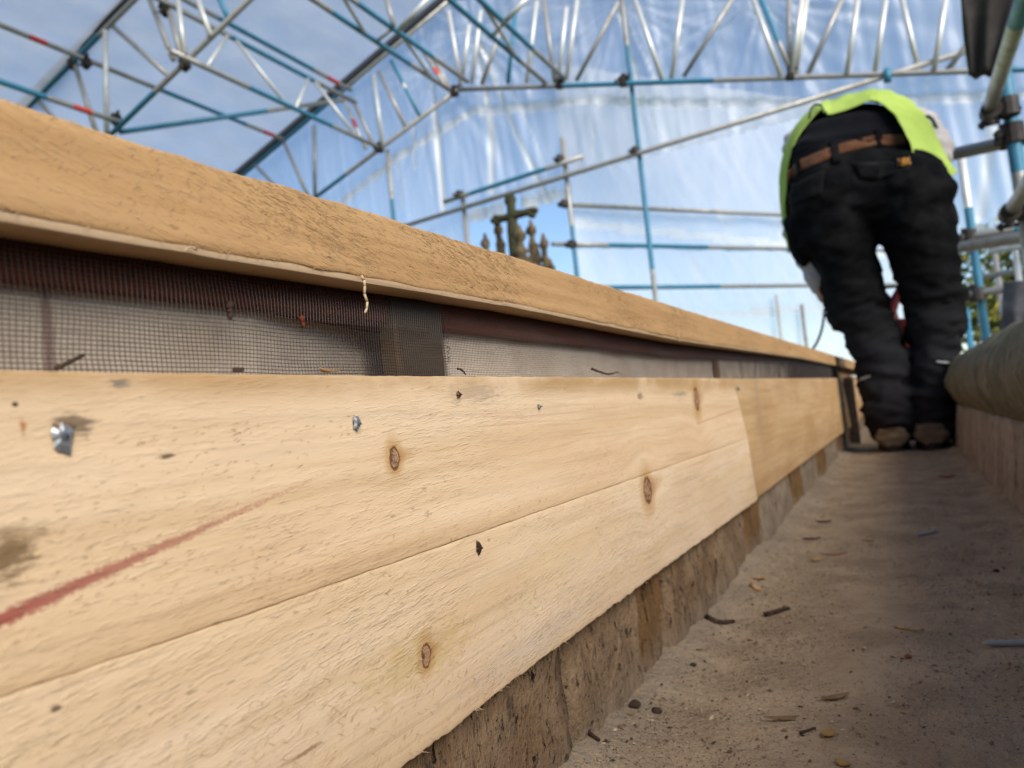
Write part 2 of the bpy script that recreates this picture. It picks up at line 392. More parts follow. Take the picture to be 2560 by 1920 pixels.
PINE_L = wood('fuzzy_sawn_pine', (.82, .62, .415), (.74, .535, .315), (.73, .485, .285), kl, (), [(by(1050, 1650)[0], by(1050, 1650)[1], .05, .012, (.62, .44, .18), .6), (by(140, 1770)[0], by(140, 1770)[1], .002, .001, (.15, .09, .05), .9),
          (by(750, 1890)[0], by(750, 1890)[1], .012, .001, (.28, .17, .08), .8), (by(1350, 1600)[0], by(1350, 1600)[1], .10, .010, (.66, .52, .40), .6)], None, .5, .16, .00026, None, 1.0)
PLY = wood('smooth_planed_board', (.60, .395, .205), (.50, .305, .14), (.45, .255, .105), [], (), [(by(1960, 1010)[0], .21, .09, .03, (.40, .24, .11), .5), (by(1900, 1000)[0], .20, .02, .10, (.36, .28, .2), .5)], None, .35, .1, .0003, None, .8)
OAK = wood('tan_rough_board', (.57, .335, .150), (.46, .255, .105), (.51, .285, .120), [], (), [(atX(1975, 870, XB).y, atX(1975, 870, XB).z, .03, .004, (.2, .1, .04), .8), (atX(2030, 872, XB).y, atX(2030, 872, XB).z, .03, .004, (.2, .1, .04), .6)], None, .9, -.5, .0006, None, 1.3)
fas = empty('fascia_board', (XB - .006, .4, low_bot[1][1])); tag(fas, 'pale knotty rough-sawn pine fascia with red chalk line, nearest the camera', 'board')
split = lambda Y: interp(Y, low_split)
LT = lambda Y: interp(Y, low_top); LB = lambda Y: interp(Y, low_bot) + .0007 * pn(Y * 85, 3.3) + .0006 * pn(Y * 310, 7.7)
slab('plank', PINE, XB, .0118, lambda Y: split(Y) + .00012, LT, -.25, Y_JB - .02, 620, 34, fas, .0004, .0003, 1.3, 1, None, Y_JT, .0003)
lp = slab('plank', PINE_L, XB - .0002, .0115, LB, lambda Y: split(Y) - .00012, -.25, Y_JB, 620, 34, fas, .0004, .0003, 1.3, 2, None, Y_JB - .02, .0003)
sp = []
for k in range(5200):
    Y = .05 + .95 * R() ** 1.3; t = R(); lowz = LB(Y); Z = lerp(lowz, split(Y), t)
    if pn(Y * 9, Z * 25, 7) < -.15: continue
    sp.append((Vector((XB - .0002, Y, Z)), Vector((.10, -1 if R() < .8 else .8, -.30 + U(-.3, .3))), U(.0012, .0045), U(.00006, .00013), Vector((U(.0002, .0009), 0, U(-.0006, .0003)))))
for k in range(2600):
    Y = .05 + .95 * R() ** 1.3; Z = lerp(split(Y), LT(Y), R() * .8)
    if pn(Y * 9, Z * 25, 2) < .0: continue
    sp.append((Vector((XB, Y, Z)), Vector((.10, -1, U(-.35, .3))), U(.0012, .004), U(.00006, .00012), Vector((U(.0001, .0007), 0, U(-.0004, .0003)))))
fibres('surface_fibres', FIBRE, fas, sp)
sp = []
for k in range(700):
    Y = U(.12, 1.0); cl = 1 if pn(Y * 30, 5) > 0 else .5
    sp.append((Vector((XB - U(0, .004), Y, LB(Y) + .0006)), Vector((.15, U(-1, .6), U(-1, -.2))), U(.001, .0042) * cl, U(.0001, .00022), Vector((0, U(-.001, .001), U(-.0005, .001)))))
for k in range(160):
    Y = U(.1, 1.0)
    sp.append((Vector((XB - U(0, .006), Y, LT(Y) - .0004)), Vector((.1, U(-1, .6), U(.1, .8))), U(.0006, .0022), U(.00008, .00014), Vector((0, U(-.001, .001), 0))))
fibres('edge_fibres', FIBRE, fas, sp)

# second, smoother panel with its end post
pt = [(p.y, p.z) for p in (atX(1832, 946, XB), atX(2106, 945, XB))]; pb = [(p.y, p.z) for p in (atX(1895, 1250, XB), atX(2131, 1066, XB))]
pan = slab('pine_board', PLY, XB - .003, .009, lambda Y: interp(Y, pb), lambda Y: interp(Y, pt), Y_JB + .001, pb[1][0], 90, 16, None, .0003, .0002, 1, 5, Y_JT + .001, pt[1][0])
tag(pan, 'smooth planed pine panel between the knotty fascia and the dark post', 'board')
DKW = wood('dark_weathered_timber', (.085, .065, .05), (.05, .038, .03), (.10, .07, .045), (), (), (), None, .6, .1, .001)
gq = Geo(); Yp = pb[1][0] + .02
gq.box((XW + .0, Yp, -.01), (XB + .012, Yp + .05, .255)); gq.box((XB + .012, Yp + .015, .0), (XB + .02, Yp + .04, .25))
tag(gq.make('timber_post', DKW), 'narrow dark timber post at the far end of the pine panel', 'post')
o = slab('pine_board', PLY, XB - .002, .009, lambda Y: .072 + .02 * pn(Y * 7, 3), lambda Y: .252, Yp + .06, 5.3, 60, 10, None, .0003, .006, 1, 6)
tag(o, 'far pine panel with a ragged lower edge beyond the dark post', 'board')

# upper board, red batten, backing
eav = empty('eaves_board', (XB - .06, 1.6, .25)); tag(eav, 'tan rough-sawn eaves plank running above the insect mesh', 'board')
TT = lambda Y: interp(Y, top_top); TB = lambda Y: interp(Y, top_bot)
slab('plank', OAK, XB, .14, TB, TT, -.2, 5.3, 620, 22, eav, .0006, .0007, 1.4, 8, None, None, .0006)
PLAN = wood('planed_underside_bounce_tint', (.56, .385, .23), (.48, .32, .175), (.48, .31, .165), (), (), (), None, .2, .1, .0002)  # planed underside; its paler colour carries light bounced up from below
slab('underside_lip', PLAN, XB - .0006, .013, lambda Y: TB(Y) - .0019, lambda Y: TB(Y) + .0012, -.2, 5.2, 300, 8, eav, .0002, .0003, 1.4, 28, None, None, .0003)
sp = []
for k in range(420):
    Y = .06 + 1.6 * R() ** 1.6
    sp.append((Vector((XB - U(0, .003), Y, TB(Y) + .0004)), Vector((.3, U(-1, .5), U(-1, -.1))), U(.0008, .0034), U(.00008, .00016), Vector((0, U(-.001, .001), U(-.0004, .001)))))
for k in range(240):
    Y = .06 + 1.6 * R() ** 1.6
    sp.append((Vector((XB, Y, TT(Y) - .0004)), Vector((.1, U(-1, .5), U(.1, .8))), U(.0006, .002), U(.00008, .00014), Vector((0, U(-.001, .001), 0))))
for k in range(1500):
    Y = .08 + 1.0 * R() ** 1.3; Z = lerp(TB(Y), TT(Y), R())
    sp.append((Vector((XB, Y, Z)), Vector((.12, -1, U(-.9, -.2))), U(.001, .003), U(.00006, .00012), Vector((U(.0001, .0006), 0, 0))))
fibres('edge_fibres', plain('tan_wood_fibre', (.60, .40, .21), .8, 0, .3, 300), eav, sp)
def strand(name, pts, r, mat, parent=None, r1=.3):
    gq = Geo(); n = len(pts)
    for i in range(n - 1):
        gq.tube(pts[i], pts[i + 1], lerp(r, r * r1, i / n), 6, r1=lerp(r, r * r1, (i + 1) / n), cap=True)
    return gq.make(name, mat, parent, True)
strand('splinter', [atX(u, v, XB + .002) for u, v in ((903, 690), (910, 700), (912, 716), (911, 735), (918, 755), (917, 772), (912, 782))], .0006, FIBRE, eav, .6)
strand('splinter', [atX(u, v, XB + .001) for u, v in ((492, 624), (478, 617), (468, 622), (460, 628))], .0004, FIBRE, eav)
strand('splinter', [atX(u, v, XB + .001) for u, v in ((1700, 855), (1696, 848), (1690, 838))], .0006, FIBRE, eav)

RED = wood('dark_red_treated_timber', (.20, .050, .020), (.14, .033, .014), (.17, .042, .017), (), (), (), None, .3, .1, .0005)
XR = -.1838
rl = tabX([(0, 688), (579, 757), (1149, 826), (1700, 890), (2000, 906), (2120, 926)], XR)
slab('red_batten', RED, XR, .03, lambda Y: interp(Y, rl), lambda Y: TB(Y) - .0006, -.2, 5.3, 160, 6, None, .0002, .0002, 1.4, 12)
tag(bpy.data.objects['red_batten'], 'long dark red timber batten tucked behind the eaves plank', 'batten')
pm = Mat('grey_felt_backing', .9, .15); n1 = pm.pnoise(30, 5, .6); n2 = pm.pnoise(500, 2, .6); n4 = pm.noise(pm.y * 60, pm.z * 400, 2.0, 1, 3, .6)
c = pm.mix(n1.rng(.35, .65), (.74, .605, .465), (.64, .51, .38)); c = pm.mix(n2.rng(.6, .72) * .5, c, (.85, .78, .66)); c = pm.mix(n4.rng(.55, .75) * .4, c, (.25, .19, .16))
sy = atX(125, 780, -.19).y
c = pm.mix(((pm.y - sy).abs() / .0022 + (n1 - .5) * 1.6).rng(1, .3) * .6, c, (.14, .04, .03))
pm.color(c); pm.bump(n2, .0004); FELT = pm.m
BAT = wood('brown_batten', (.26, .15, .07), (.2, .11, .05), (.24, .13, .055), (), (), (), None, .4, .1, .0005)
XP = -.1915
back = empty('backing_boards', (XP - .01, 1.4, .2)); tag(back, 'row of grey backing panels behind the fine insect mesh', 'panel')
jy = [atX(u, 880, XP).y for u in (640, 1112, 1500, 1782, 1962, 2045, 2085)]
yb = [-.2] + jy + [5.3]
for i in range(len(yb) - 1):
    gq = Geo(); dx = [0, 0, .0, -.002, .001, -.002, 0, 0][i]; sk = -.022 if i == 1 else 0
    gq.box((XP + dx - .01, yb[i] + (.0005 if i > 1 else 0), .19), (XP + dx, yb[i + 1] - (.0005 if i > 0 else 0), .275))
    for v in gq.V: v.x += sk * (v.y - yb[i]) / (yb[i + 1] - yb[i])
    gq.make('panel', FELT if i < 5 else BAT, back)
for i in (3, 4, 5, 6):
    gq = Geo(); wd = [.0, .0, .0, .012, .010, .02, .03][i]; gq.box((XP + .0015, jy[i] - wd * .5, .19), (XP + .0045, jy[i] + wd * .5, .262)); gq.make('batten', BAT, back)
gq = Geo(); gq.box((XR - .006, atX(995, 850, XM).y, .195), (XR + .0008, atX(1112, 850, XM).y, .26))
tag(gq.make('rafter_end', wood('dark_brown_timber', (.15, .095, .05), (.11, .07, .036), (.14, .085, .04), (), (), (), None, .3, .1, .0005)), 'dark brown rafter end behind the doubled strip of insect mesh', 'rafter')

# insect mesh: real woven strands
mm_ = Mat('dark_bronze_mesh', .45, .5); mm_.color((.032, .019, .013)); MESHM = mm_.m
Y_ME = atX(1112, 850, XM).y
def screen(name, y0, y1, pitch_y, pitch_z, dx, label, seed, hw=.00013):
    V = []; F = []
    def wav(Y, Z): return XM + dx + .0007 * pn(Y * 25, Z * 60, seed)
    def sway(Y, Z): return .0011 * pn(Y * 30, Z * 90, seed + 5)
    def lift(Y, Z): return .0007 * pn(Y * 28, Z * 50, seed + 8)
    ny = int((y1 - y0) / pitch_y)
    zs = lambda Y: (LT(min(Y, Y_JT)) - .004 if Y < Y_JT else interp(Y, pt) - .004, TB(Y) - .0002)
    for i in range(ny):
        Y = y0 + i * pitch_y; a, b = zs(Y); seg = 8 if Y < .7 else 3
        pts = [Vector((wav(Y, lerp(a, b, k / seg)) + hw, Y + sway(Y, lerp(a, b, k / seg)), lerp(a, b, k / seg))) for k in range(seg + 1)]
        n = len(V)
        for p in pts: V += [p + Vector((0, -hw, 0)), p + Vector((hw, 0, 0)), p + Vector((0, hw, 0)), p + Vector((-hw, 0, 0))]
        for k in range(seg):
            for q in range(4): F.append((n + 4 * k + q, n + 4 * k + (q + 1) % 4, n + 4 * k + 4 + (q + 1) % 4, n + 4 * k + 4 + q))
    nz = 40
    for j in range(nz):
        n = len(V); ks = max(10, int((y1 - y0) / .006)); first = True; prev = None
        for k in range(ks + 1):
            Y = lerp(y0, y1, k / ks); a, b = zs(Y); Z = a + j * pitch_z + lift(Y, a + j * pitch_z)
            if Z > b: prev = None; continue
            X = wav(Y, Z) - hw * .6; n = len(V)
            V += [Vector((X, Y, Z - hw)), Vector((X + hw, Y, Z)), Vector((X, Y, Z + hw)), Vector((X - hw, Y, Z))]
            if prev is not None:
                for q in range(4): F.append((prev + q, prev + (q + 1) % 4, n + (q + 1) % 4, n + q))
            prev = n
    o = build(name, V, F, MESHM); tag(o, label, 'mesh'); return o
screen('insect_mesh', -.15, Y_ME, .00155, .00125, .0004, 'near length of fine dark insect mesh, ending in a cut edge', 1)
screen('insect_mesh', atX(1005, 850, XM).y, 2.9, .0015, .00115, -.0006, 'far length of fine insect mesh running on under the eaves plank', 2, .00008)
# frayed strands at the cut edge
sp = []
for k in range(26):
    Z = U(.222, .25); sp.append((Vector((XM + .0006, Y_ME, Z)), Vector((.2, 1, U(-.8, .8))), U(.001, .0045), .0002, Vector((0, 0, U(-.002, .002)))))
fibres('frayed_strands', MESHM, bpy.data.objects['insect_mesh'], sp)

# ------------------------------------------------------------------ metal fixings in the fascia
ZINC = metal('bright_zinc', (.33, .34, .34), (.10, .10, .10), .8, .5, .6, .5)
HOLE = plain('dark_wood_hole', (.035, .02, .012), .95)
RUST = plain('rusty_nail', (.10, .045, .02), .5, .6)
def bent_plate(name, u, v, s, mat, label, seed, group):
    p = atX(u, v, XB); random.seed(seed); e = empty(name, p); tag(e, label, 'screw', group)
    def blob(rad, dx, wob, n=14, sq=1.0):
        V = [p + Vector((dx + .0010, 0, 0))]; F = []
        for ring_, rr in ((1, .55), (2, 1.0)):
            for k in range(n):
                a = k * 2 * math.pi / n; r_ = rad * rr * (1 + wob * pn(math.cos(a) * 1.7, math.sin(a) * 1.7, seed))
                V.append(p + Vector((dx + (.0009 if ring_ == 1 else .0001), math.cos(a) * r_, math.sin(a) * r_ * sq)))
        for k in range(n):
            q = (k + 1) % n; F.append((0, 1 + k, 1 + q)); F.append((1 + k, 1 + n + k, 1 + n + q, 1 + q))
        return V, F
    V, F = blob(s, .0006, .9, 16, 1.1); build('head', V, F, mat, e, False)
    V, F = blob(s * .38, .0016, .3, 6); build('recess', V, F, HOLE if mat is not ZINC else metal('zinc_recess', (.16, .2, .23), (.05, .05, .06), .5, .3, .9), e)
    V, F = blob(s * 1.5, -.0008, 1.1, 16, .8); build('torn_fibres', [q + Vector((0, s * .35, s * .5)) for q in V], F, plain('bruised_wood', (.22, .14, .075), .9, 0, .5, 400), e)
    return e
bent_plate('screw', 152, 1092, .0026, ZINC, 'bright zinc screw head sunk in the fascia at its near left end', 3, 'screws in the fascia')
bent_plate('screw', 888, 1060, .0021, ZINC, 'bright zinc screw head in the fascia above the small round knot', 5, 'screws in the fascia')
bent_plate('nail', 1143, 988, .0014, RUST, 'small rusty nail head near the top edge of the fascia', 9, 'screws in the fascia')
bent_plate('screw', 1345, 1017, .0011, ZINC, 'tiny pale screw head high on the fascia, farthest of the fixings', 12, 'screws in the fascia')
bent_plate('nail_hole', 1194, 1370, .0019, HOLE, 'dark torn nail hole just below the split line of the fascia', 15, 'screws in the fascia')
bent_plate('nail', 1846, 973, .0022, ZINC, 'zinc nail at the near top corner of the smooth panel', 18, 'screws in the fascia')
random.seed(21)

# bits caught in the mesh and lying along the top of the fascia
BARK = plain('dark_bark', (.07, .038, .022), .9, 0, .5, 200); CHIP = plain('tan_wood_chip', (.50, .31, .15), .85, 0, .35, 200)
def flake(name, c, L, wd, th, ang, mat, tilt=.2, n=7):
    """a curled chip or leaf with real thickness"""
    V = []; F = []; ca, sa = math.cos(ang), math.sin(ang)
    for side in (0, 1):
        for i in range(n):
            t = i / (n - 1) * 2 - 1; ww = wd * (1 - abs(t) ** 2.2) + wd * .12; zc = tilt * L * .25 * t * t + th * side + .0005 * pn(t * 3, L * 900)
            for sgn in (-1, 1):
                a = t * L / 2; b = sgn * ww / 2 * (1 + .3 * pn(t * 4, sgn, L * 700)); V.append((c.x + a * ca - b * sa, c.y + a * sa + b * ca, c.z + zc))
    m = 2 * n
    for i in range(n - 1):
        F += [(2 * i, 2 * i + 1, 2 * i + 3, 2 * i + 2), (m + 2 * i, m + 2 * i + 2, m + 2 * i + 3, m + 2 * i + 1), (2 * i, 2 * i + 2, m + 2 * i + 2, m + 2 * i), (2 * i + 1, m + 2 * i + 1, m + 2 * i + 3, 2 * i + 3)]
    F += [(0, m, m + 1, 1), (m - 2, m - 1, 2 * m - 1, 2 * m - 2)]
    return build(name, V, F, mat)
def twig(name, pts, r, mat, label, cat='twig', group=None):
    o = strand(name, pts, r, mat, None, .4); tag(o, label, cat, group); return o
twig('twig', [atX(u, v, XM + .004) for u, v in ((140, 921), (168, 908), (210, 887))], .0007, BARK, 'dark twig leaning on the insect mesh at the far left')
twig('dried_scrap', [atX(u, v, XM + .002) for u, v in ((576, 757), (572, 772), (577, 782), (574, 796))], .0013, BARK, 'black shrivelled scrap hanging in the insect mesh under the red batten')
twig('dried_scrap', [atX(u, v, XM + .002) for u, v in ((752, 790), (756, 805), (760, 818))], .0010, RED, 'short reddish splinter caught in the insect mesh')
twig('twig', [atX(u, v, XM + .006) for u, v in ((1144, 922), (1152, 923), (1160, 930), (1164, 937))], .0006, BARK, 'small dark curled twig by the cut edge of the mesh')
twig('twig', [atX(u, v, XM + .006) for u, v in ((1480, 922), (1500, 930), (1520, 936), (1545, 930))], .0009, BARK, 'forked dark twig on top of the fascia in the middle')
o = flake('wood_chip', atX(825, 930, XB - .005), .012, .003, .0006, 1.7, plain('brown_chip', (.33, .2, .09), .85), .3); tag(o, 'flat brown wood chip on the top edge of the fascia', 'chip')
o = flake('wood_chip', atX(596, 930, XB - .002), .0035, .0025, .0012, 1.2, BARK, .2); tag(o, 'tiny dark crumb on the fascia top edge left of the flat chip', 'chip')

# ------------------------------------------------------------------ parapet on the right
COPE = stone('greenish_coping_stone', (.24, .205, .135), (.15, .132, .085), (.06, .055, .036), .55, 1, .007, .8, (.16, .152, .085))
PARA = stone('tooled_parapet_stone', (.42, .345, .265), (.31, .245, .18), (.13, .095, .07), .8, 2, .006, .8)
par = empty('parapet_wall', (.22, 1.5, -.02)); tag(par, 'low stone parapet with rounded greenish coping along the gutter', 'parapet')
cyc, czc, RC = .218, CAM_H, .09
yy = -.6; k = 0
while yy < 5.6:
    L = [1.25, .95, 1.1, .85][k % 4]; y0, y1 = yy + .004, yy + L - .004
    prof = [(cyc + RC * math.cos(math.radians(a)) * (1.02 if a > 90 else 1), czc + RC * math.sin(math.radians(a))) for a in range(222, -50, -9)]
    prof += [(.30, .09), (.17, .09)]
    npf = len(prof); ns = 26; V = []; F = []
    for j in range(ns + 1):
        t = j / ns; Y = lerp(y0, y1, t); sh = .004 * math.exp(-min(t, 1 - t) * L / .008)
        for i, (px, pz) in enumerate(prof):
            d = .007 * pn(Y * 7, i * .35, k) + .004 * pn(Y * 24, i * .9, k) + .002 * pn(Y * 70, i * 2.2, k) - sh
            nx, nz = (px - cyc), (pz - czc); ln = math.hypot(nx, nz); V.append((px + nx / ln * d, Y, pz + nz / ln * d))
    for j in range(ns):
        for i in range(npf):
            q = (i + 1) % npf; F.append((j * npf + i, j * npf + q, (j + 1) * npf + q, (j + 1) * npf + i))
    F += [tuple(range(npf)), tuple(range(ns * npf, ns * npf + npf))]
    build('coping_stone', V, F, COPE, par, True); yy += L; k += 1
yy = -.6; k = 0
while yy < 5.6:
    L = [.62, .48, .70, .55][k % 4]; y0, y1 = yy + .0025, yy + L - .0025
    def f(a, b):
        Y = lerp(y0, y1, a); Z = lerp(-.03, .128, b); e = min(a, 1 - a) * L
        return (lerp(.128, .150, b) + .003 * math.exp(-e / .005) + .004 * pn(Y * 16, Z * 5, k) + .0025 * pn(Y * 60, Z * 14, k) + .0012 * pn(Y * 160, Z * 60, k), Y, Z)
    V, F = grid(f, 40, 10); n = len(V); W = 41
    V += [(.30, y0, -.03), (.30, y1, -.03), (.30, y1, .128), (.30, y0, .128)]
    F += [tuple(list(range(0, W)) + [n + 1, n]), tuple(list(range(10 * W, 11 * W)) + [n + 2, n + 3]), tuple(list(range(0, n, W)) + [n + 3, n]), tuple(list(range(40, n, W)) + [n + 2, n + 1]), (n, n + 1, n + 2, n + 3)]
    build('stone', V, F, PARA, par, True); yy += L; k += 1
RBED = stone('reddish_bedding_mortar', (.17, .085, .045), (.12, .055, .03), (.06, .03, .02), 1.5, 1, .003, .5)
V, F = grid(lambda a, b: (.1535 + .004 * pn(a * 60, b, 3) + (.0 if b < 1 else .03), lerp(-.6, 5.6, a), lerp(.1255, .137, b)), 160, 2)
n = len(V); V += [(.28, -.6, .13), (.28, 5.6, .13)]; F += [tuple(range(0, 161))[::160] + (n + 1, n)]
build('bedding_mortar', V, F, RBED, par, True)
gq = Geo(); gq.box((-.9, -1.2, -9), (.31, 6.2, -.04)); tag(gq.make('church_wall', ST['beige']), 'church aisle wall carrying the parapet gutter', 'wall')

# ------------------------------------------------------------------ scaffolding
GALV = metal('galvanised_tube', (.40, .385, .36), (.20, .165, .125), .6, .42, .35)
ALU = metal('pale_aluminium', (.70, .69, .65), (.42, .40, .36), .45, .38, .35)
BLUE = metal('blue_painted_tube', (.045, .215, .335), (.05, .13, .19), .5, .42, 0)
REDT = plain('red_tape', (.72, .08, .06), .5)
RUSTY = metal('rusty_coupler', (.045, .036, .031), (.028, .019, .014), .7, .6, .4)
DARKR = plain('dark_keder_rail', (.10, .10, .11), .5)
MT = [GALV, BLUE, REDT, ALU, RUSTY, DARKR]
G_, B_, R_, A_ = 0, 1, 2, 3
TR = .02415
def pipe(name, parent, p0, p1, r=TR, m=0, bands=(), hollow=True, seg=14):
    gq = Geo(); gq.tube(p0, p1, r, seg, bands, m, None, True, hollow); return gq.make(name, MT, parent, True)
def coupler(parent, p, d1, d2, s=1.0, bolts=True):
    """a fixed coupler: two collars with their flaps and bolts"""
    d1 = Vector(d1).normalized(); d2 = Vector(d2).normalized(); nrm = d1.cross(d2).normalized()
    gq = Geo(); p = Vector(p); h = TR * s
    for d, sg in ((d1, -1), (d2, 1)):
        c = p + nrm * sg * h * 1.02; gq.tube(c - d * .03 * s, c + d * .03 * s, h * 1.32, 12)
        sd = d.cross(nrm).normalized()
        gq.tube(c + sd * h * 1.2 + nrm * sg * h * .2 - d * .02, c + sd * h * 2.1 + nrm * sg * h * .2 - d * .02, .011 * s, 6)
        gq.tube(c + sd * h * 1.7 - nrm * sg * h * .9, c + sd * h * 1.7 + nrm * sg * h * 1.7, .0075 * s, 6)
        gq.tube(c + sd * h * 1.7 + nrm * sg * h * 1.0, c + sd * h * 1.7 + nrm * sg * h * 1.45, .014 * s, 6)
    o = gq.make('coupler', RUSTY, parent); return o
YB, YA = 7.0, 4.45
PB = lambda u, v, dy=0.0: atY(u, v, YB + dy)
PA = lambda u, v, dy=0.0: atY(u, v, YA + dy)
def line_y(u, v, X, Z):
    r = ray(u, v); return r.y * math.hypot(X, Z - CAM_H) / math.hypot(r.x, r.z)

# --- gable truss
gt = empty('gable_truss', PB(1149, 224)); tag(gt, 'far double-pitched lattice roof truss in front of the clear gable sheet', 'roof truss')
pipe('lower_chord', gt, PB(650, 598), PB(1146, 224), m=G_, bands=[(0, .47, B_)])
pipe('lower_chord', gt, PB(1146, 224), PB(2700, 168), m=G_, bands=[(.225, .50, B_), (.915, 1, B_)])
bu0, bu1 = PB(618, 428), PB(1120, 4); ru = (bu1 - bu0).normalized(); rn = Vector((-ru.z, 0, ru.x))
ridge = bu1 + ru * .05
pipe('upper_chord', gt, bu0 - ru * 2.5, ridge, m=B_, bands=[(.72, 1, G_)])
pipe('upper_chord', gt, ridge, ridge + (PB(2420, 177) - PB(1149, 224)).normalized() * 5.2, m=G_)
gq = Geo()
for sg, d in ((0, -1),):
    a = bu0 - ru * 2.5 + rn * .05; b = ridge + rn * .05
    gq.add([a + Vector((0, -.03, 0)), b + Vector((0, -.03, 0)), b + Vector((0, .03, 0)), a + Vector((0, .03, 0)), a + rn * .05 + Vector((0, -.03, 0)), b + rn * .05 + Vector((0, -.03, 0)), b + rn * .05 + Vector((0, .03, 0)), a + rn * .05 + Vector((0, .03, 0))],
           [(0, 1, 2, 3), (4, 7, 6, 5), (0, 4, 5, 1), (1, 5, 6, 2), (2, 6, 7, 3), (3, 7, 4, 0)])
gq.make('sheet_rail', DARKR, gt)
gs = [(934, 187, 957, 365, A_), (947, 179, 1013, 315, G_), (978, 152, 1048, 288, B_), (1060, 132, 1118, 222, G_), (1083, 144, 1126, 226, G_), (1122, 27, 1153, 214, A_),
      (1173, 62, 1157, 190, A_), (1202, 27, 1180, 208, A_), (1254, 70, 1204, 212, G_), (1289, 27, 1270, 208, B_), (1342, 4, 1317, 208, A_), (1359, 0, 1387, 206, G_),
      (1416, 20, 1396, 200, A_), (1443, 0, 1416, 200, A_), (1546, 5, 1441, 202, G_), (1586, -4, 1655, 196, A_), (1707, -8, 1679, 196, A_), (1836, -10, 1709, 192, G_),
      (1879, -10, 1952, 188, A_), (1898, -10, 1977, 178, B_), (1972, -10, 1974, 180, G_), (2005, -10, 1980, 184, A_), (2018, -10, 1990, 184, A_), (2109, -10, 2020, 186, G_),
      (2146, -10, 2117, 184, A_), (2216, -10, 2187, 182, A_), (2253, -10, 2297, 178, A_), (2365, -10, 2335, 176, A_), (2456, 60, 2368, 176, G_), (2470, -10, 2520, 170, A_),
      (785, 315, 788, 490, G_), (708, 352, 775, 500, G_), (855, 240, 915, 372, A_), (880, 245, 938, 372, G_), (640, 415, 740, 520, G_)]
for i, (u0, v0, u1, v1, m) in enumerate(gs):
    bd = [(.44, .52, A_)] if (u0, m) == (978, B_) else ([(.45, .62, R_)] if u0 in (855, 1060) else ([(.62, 1, G_)] if u0 == 1898 else []))
    pipe('strut', gt, PB(u0, v0, .02 * ((i % 3) - 1)), PB(u1, v1, .02 * ((i % 3) - 1)), .0225 if m != B_ else .022, m, bd, False, 10)
for u, v in ((950, 369), (1137, 228), (1400, 208), (1977, 184), (1560, 202)): coupler(gt, PB(u, v), (1, 0, -.2), (0, 1, 0), 1.1)

# --- near truss A
na = empty('roof_truss', PA(389, 222)); tag(na, 'near lattice roof truss crossing the upper left corner', 'roof truss')
ca0, ca1 = PA(284, 330), PA(640, -16); ud = (ca1 - ca0).normalized()
pipe('lower_chord', na, ca0 - ud * 1.2, ca1 + ud * 1.0, m=G_, bands=[(0, .44, B_)])
ua0, ua1 = PA(74, 264), PA(345, -10); du = (ua1 - ua0).normalized()
pipe('upper_chord', na, ua0 - du * 1.2, ua1 + du * 1.6, m=B_, bands=[(.52, 1, G_)])
gq = Geo(); nn = Vector((-du.z, 0, du.x)); a = ua0 - du * 1.2 + nn * .045; b = ua1 + du * 1.6 + nn * .045
gq.add([a + Vector((0, -.03, 0)), b + Vector((0, -.03, 0)), b + Vector((0, .03, 0)), a + Vector((0, .03, 0)), a + nn * .05 + Vector((0, -.03, 0)), b + nn * .05 + Vector((0, -.03, 0)), b + nn * .05 + Vector((0, .03, 0)), a + nn * .05 + Vector((0, .03, 0))],
       [(0, 1, 2, 3), (4, 7, 6, 5), (0, 4, 5, 1), (1, 5, 6, 2), (2, 6, 7, 3), (3, 7, 4, 0)])
gq.make('sheet_rail', DARKR, na)
for i, (u0, v0, u1, v1, m) in enumerate([(263, 76, 267, 340, A_), (187, 163, 240, 330, G_), (278, 62, 422, 190, G_), (374, -2, 434, 150, G_), (424, 30, 458, 160, G_), (443, -10, 464, 146, A_), (490, -12, 527, 90, A_), (545, -12, 570, 45, B_), (95, 250, 160, 330, G_)]):
    pipe('strut', na, PA(u0, v0, .02 * ((i % 3) - 1)), PA(u1, v1, .02 * ((i % 3) - 1)), .0225, m, (), False, 10)
for u, v in ((182, 158), (292, 300), (462, 160), (412, 24), (215, 156)): coupler(na, PA(u, v), (1, 0, .35), (0, 1, 0), 1.1)

# --- purlins: they run along Y
def purlin(name, Bp, near, bands, parent=None, yend=None, r=TR):
    e = PB(*Bp); X, Z = e.x, e.z; y1 = (yend or YB); y0 = near
    bd = []
    for (u0, v0, u1, v1, m) in bands:
        a, b = line_y(u0, v0, X, Z), line_y(u1, v1, X, Z); bd.append(((a - y0) / (y1 - y0), (b - y0) / (y1 - y0), m))
    return pipe(name, parent, (X, y0, Z), (X, y1, Z), r, G_, bd), (X, Z)
o, _ = purlin('purlin_tube', (712, 350), 2.3, [(65, 113, 110, 132, R_), (388, 225, 614, 313, B_), (654, 331, 682, 343, R_)]); tag(o, 'lowest long purlin tube, blue with two red bands, left side', 'purlin', 'purlin tubes')
o, _ = purlin('purlin_tube', (877, 225), 2.3, [(544, 43, 781, 171, B_), (817, 188, 846, 207, R_)]); tag(o, 'upper purlin tube, blue with one red band, under the roof sheet', 'purlin', 'purlin tubes')
q = PA(300, 306); pt0 = line_y(0, 198, q.x, q.z)
L0 = YA - 2.3
o = pipe('purlin_tube', None, (q.x, 2.3, q.z), (q.x, YA, q.z), TR, G_, [(0, (line_y(115, 240, q.x, q.z) - 2.3) / L0, B_), ((line_y(182, 263, q.x, q.z) - 2.3) / L0, (line_y(227, 281, q.x, q.z) - 2.3) / L0, R_)])
tag(o, 'short blue-ended tube with a red band at the far left edge', 'purlin', 'purlin tubes')
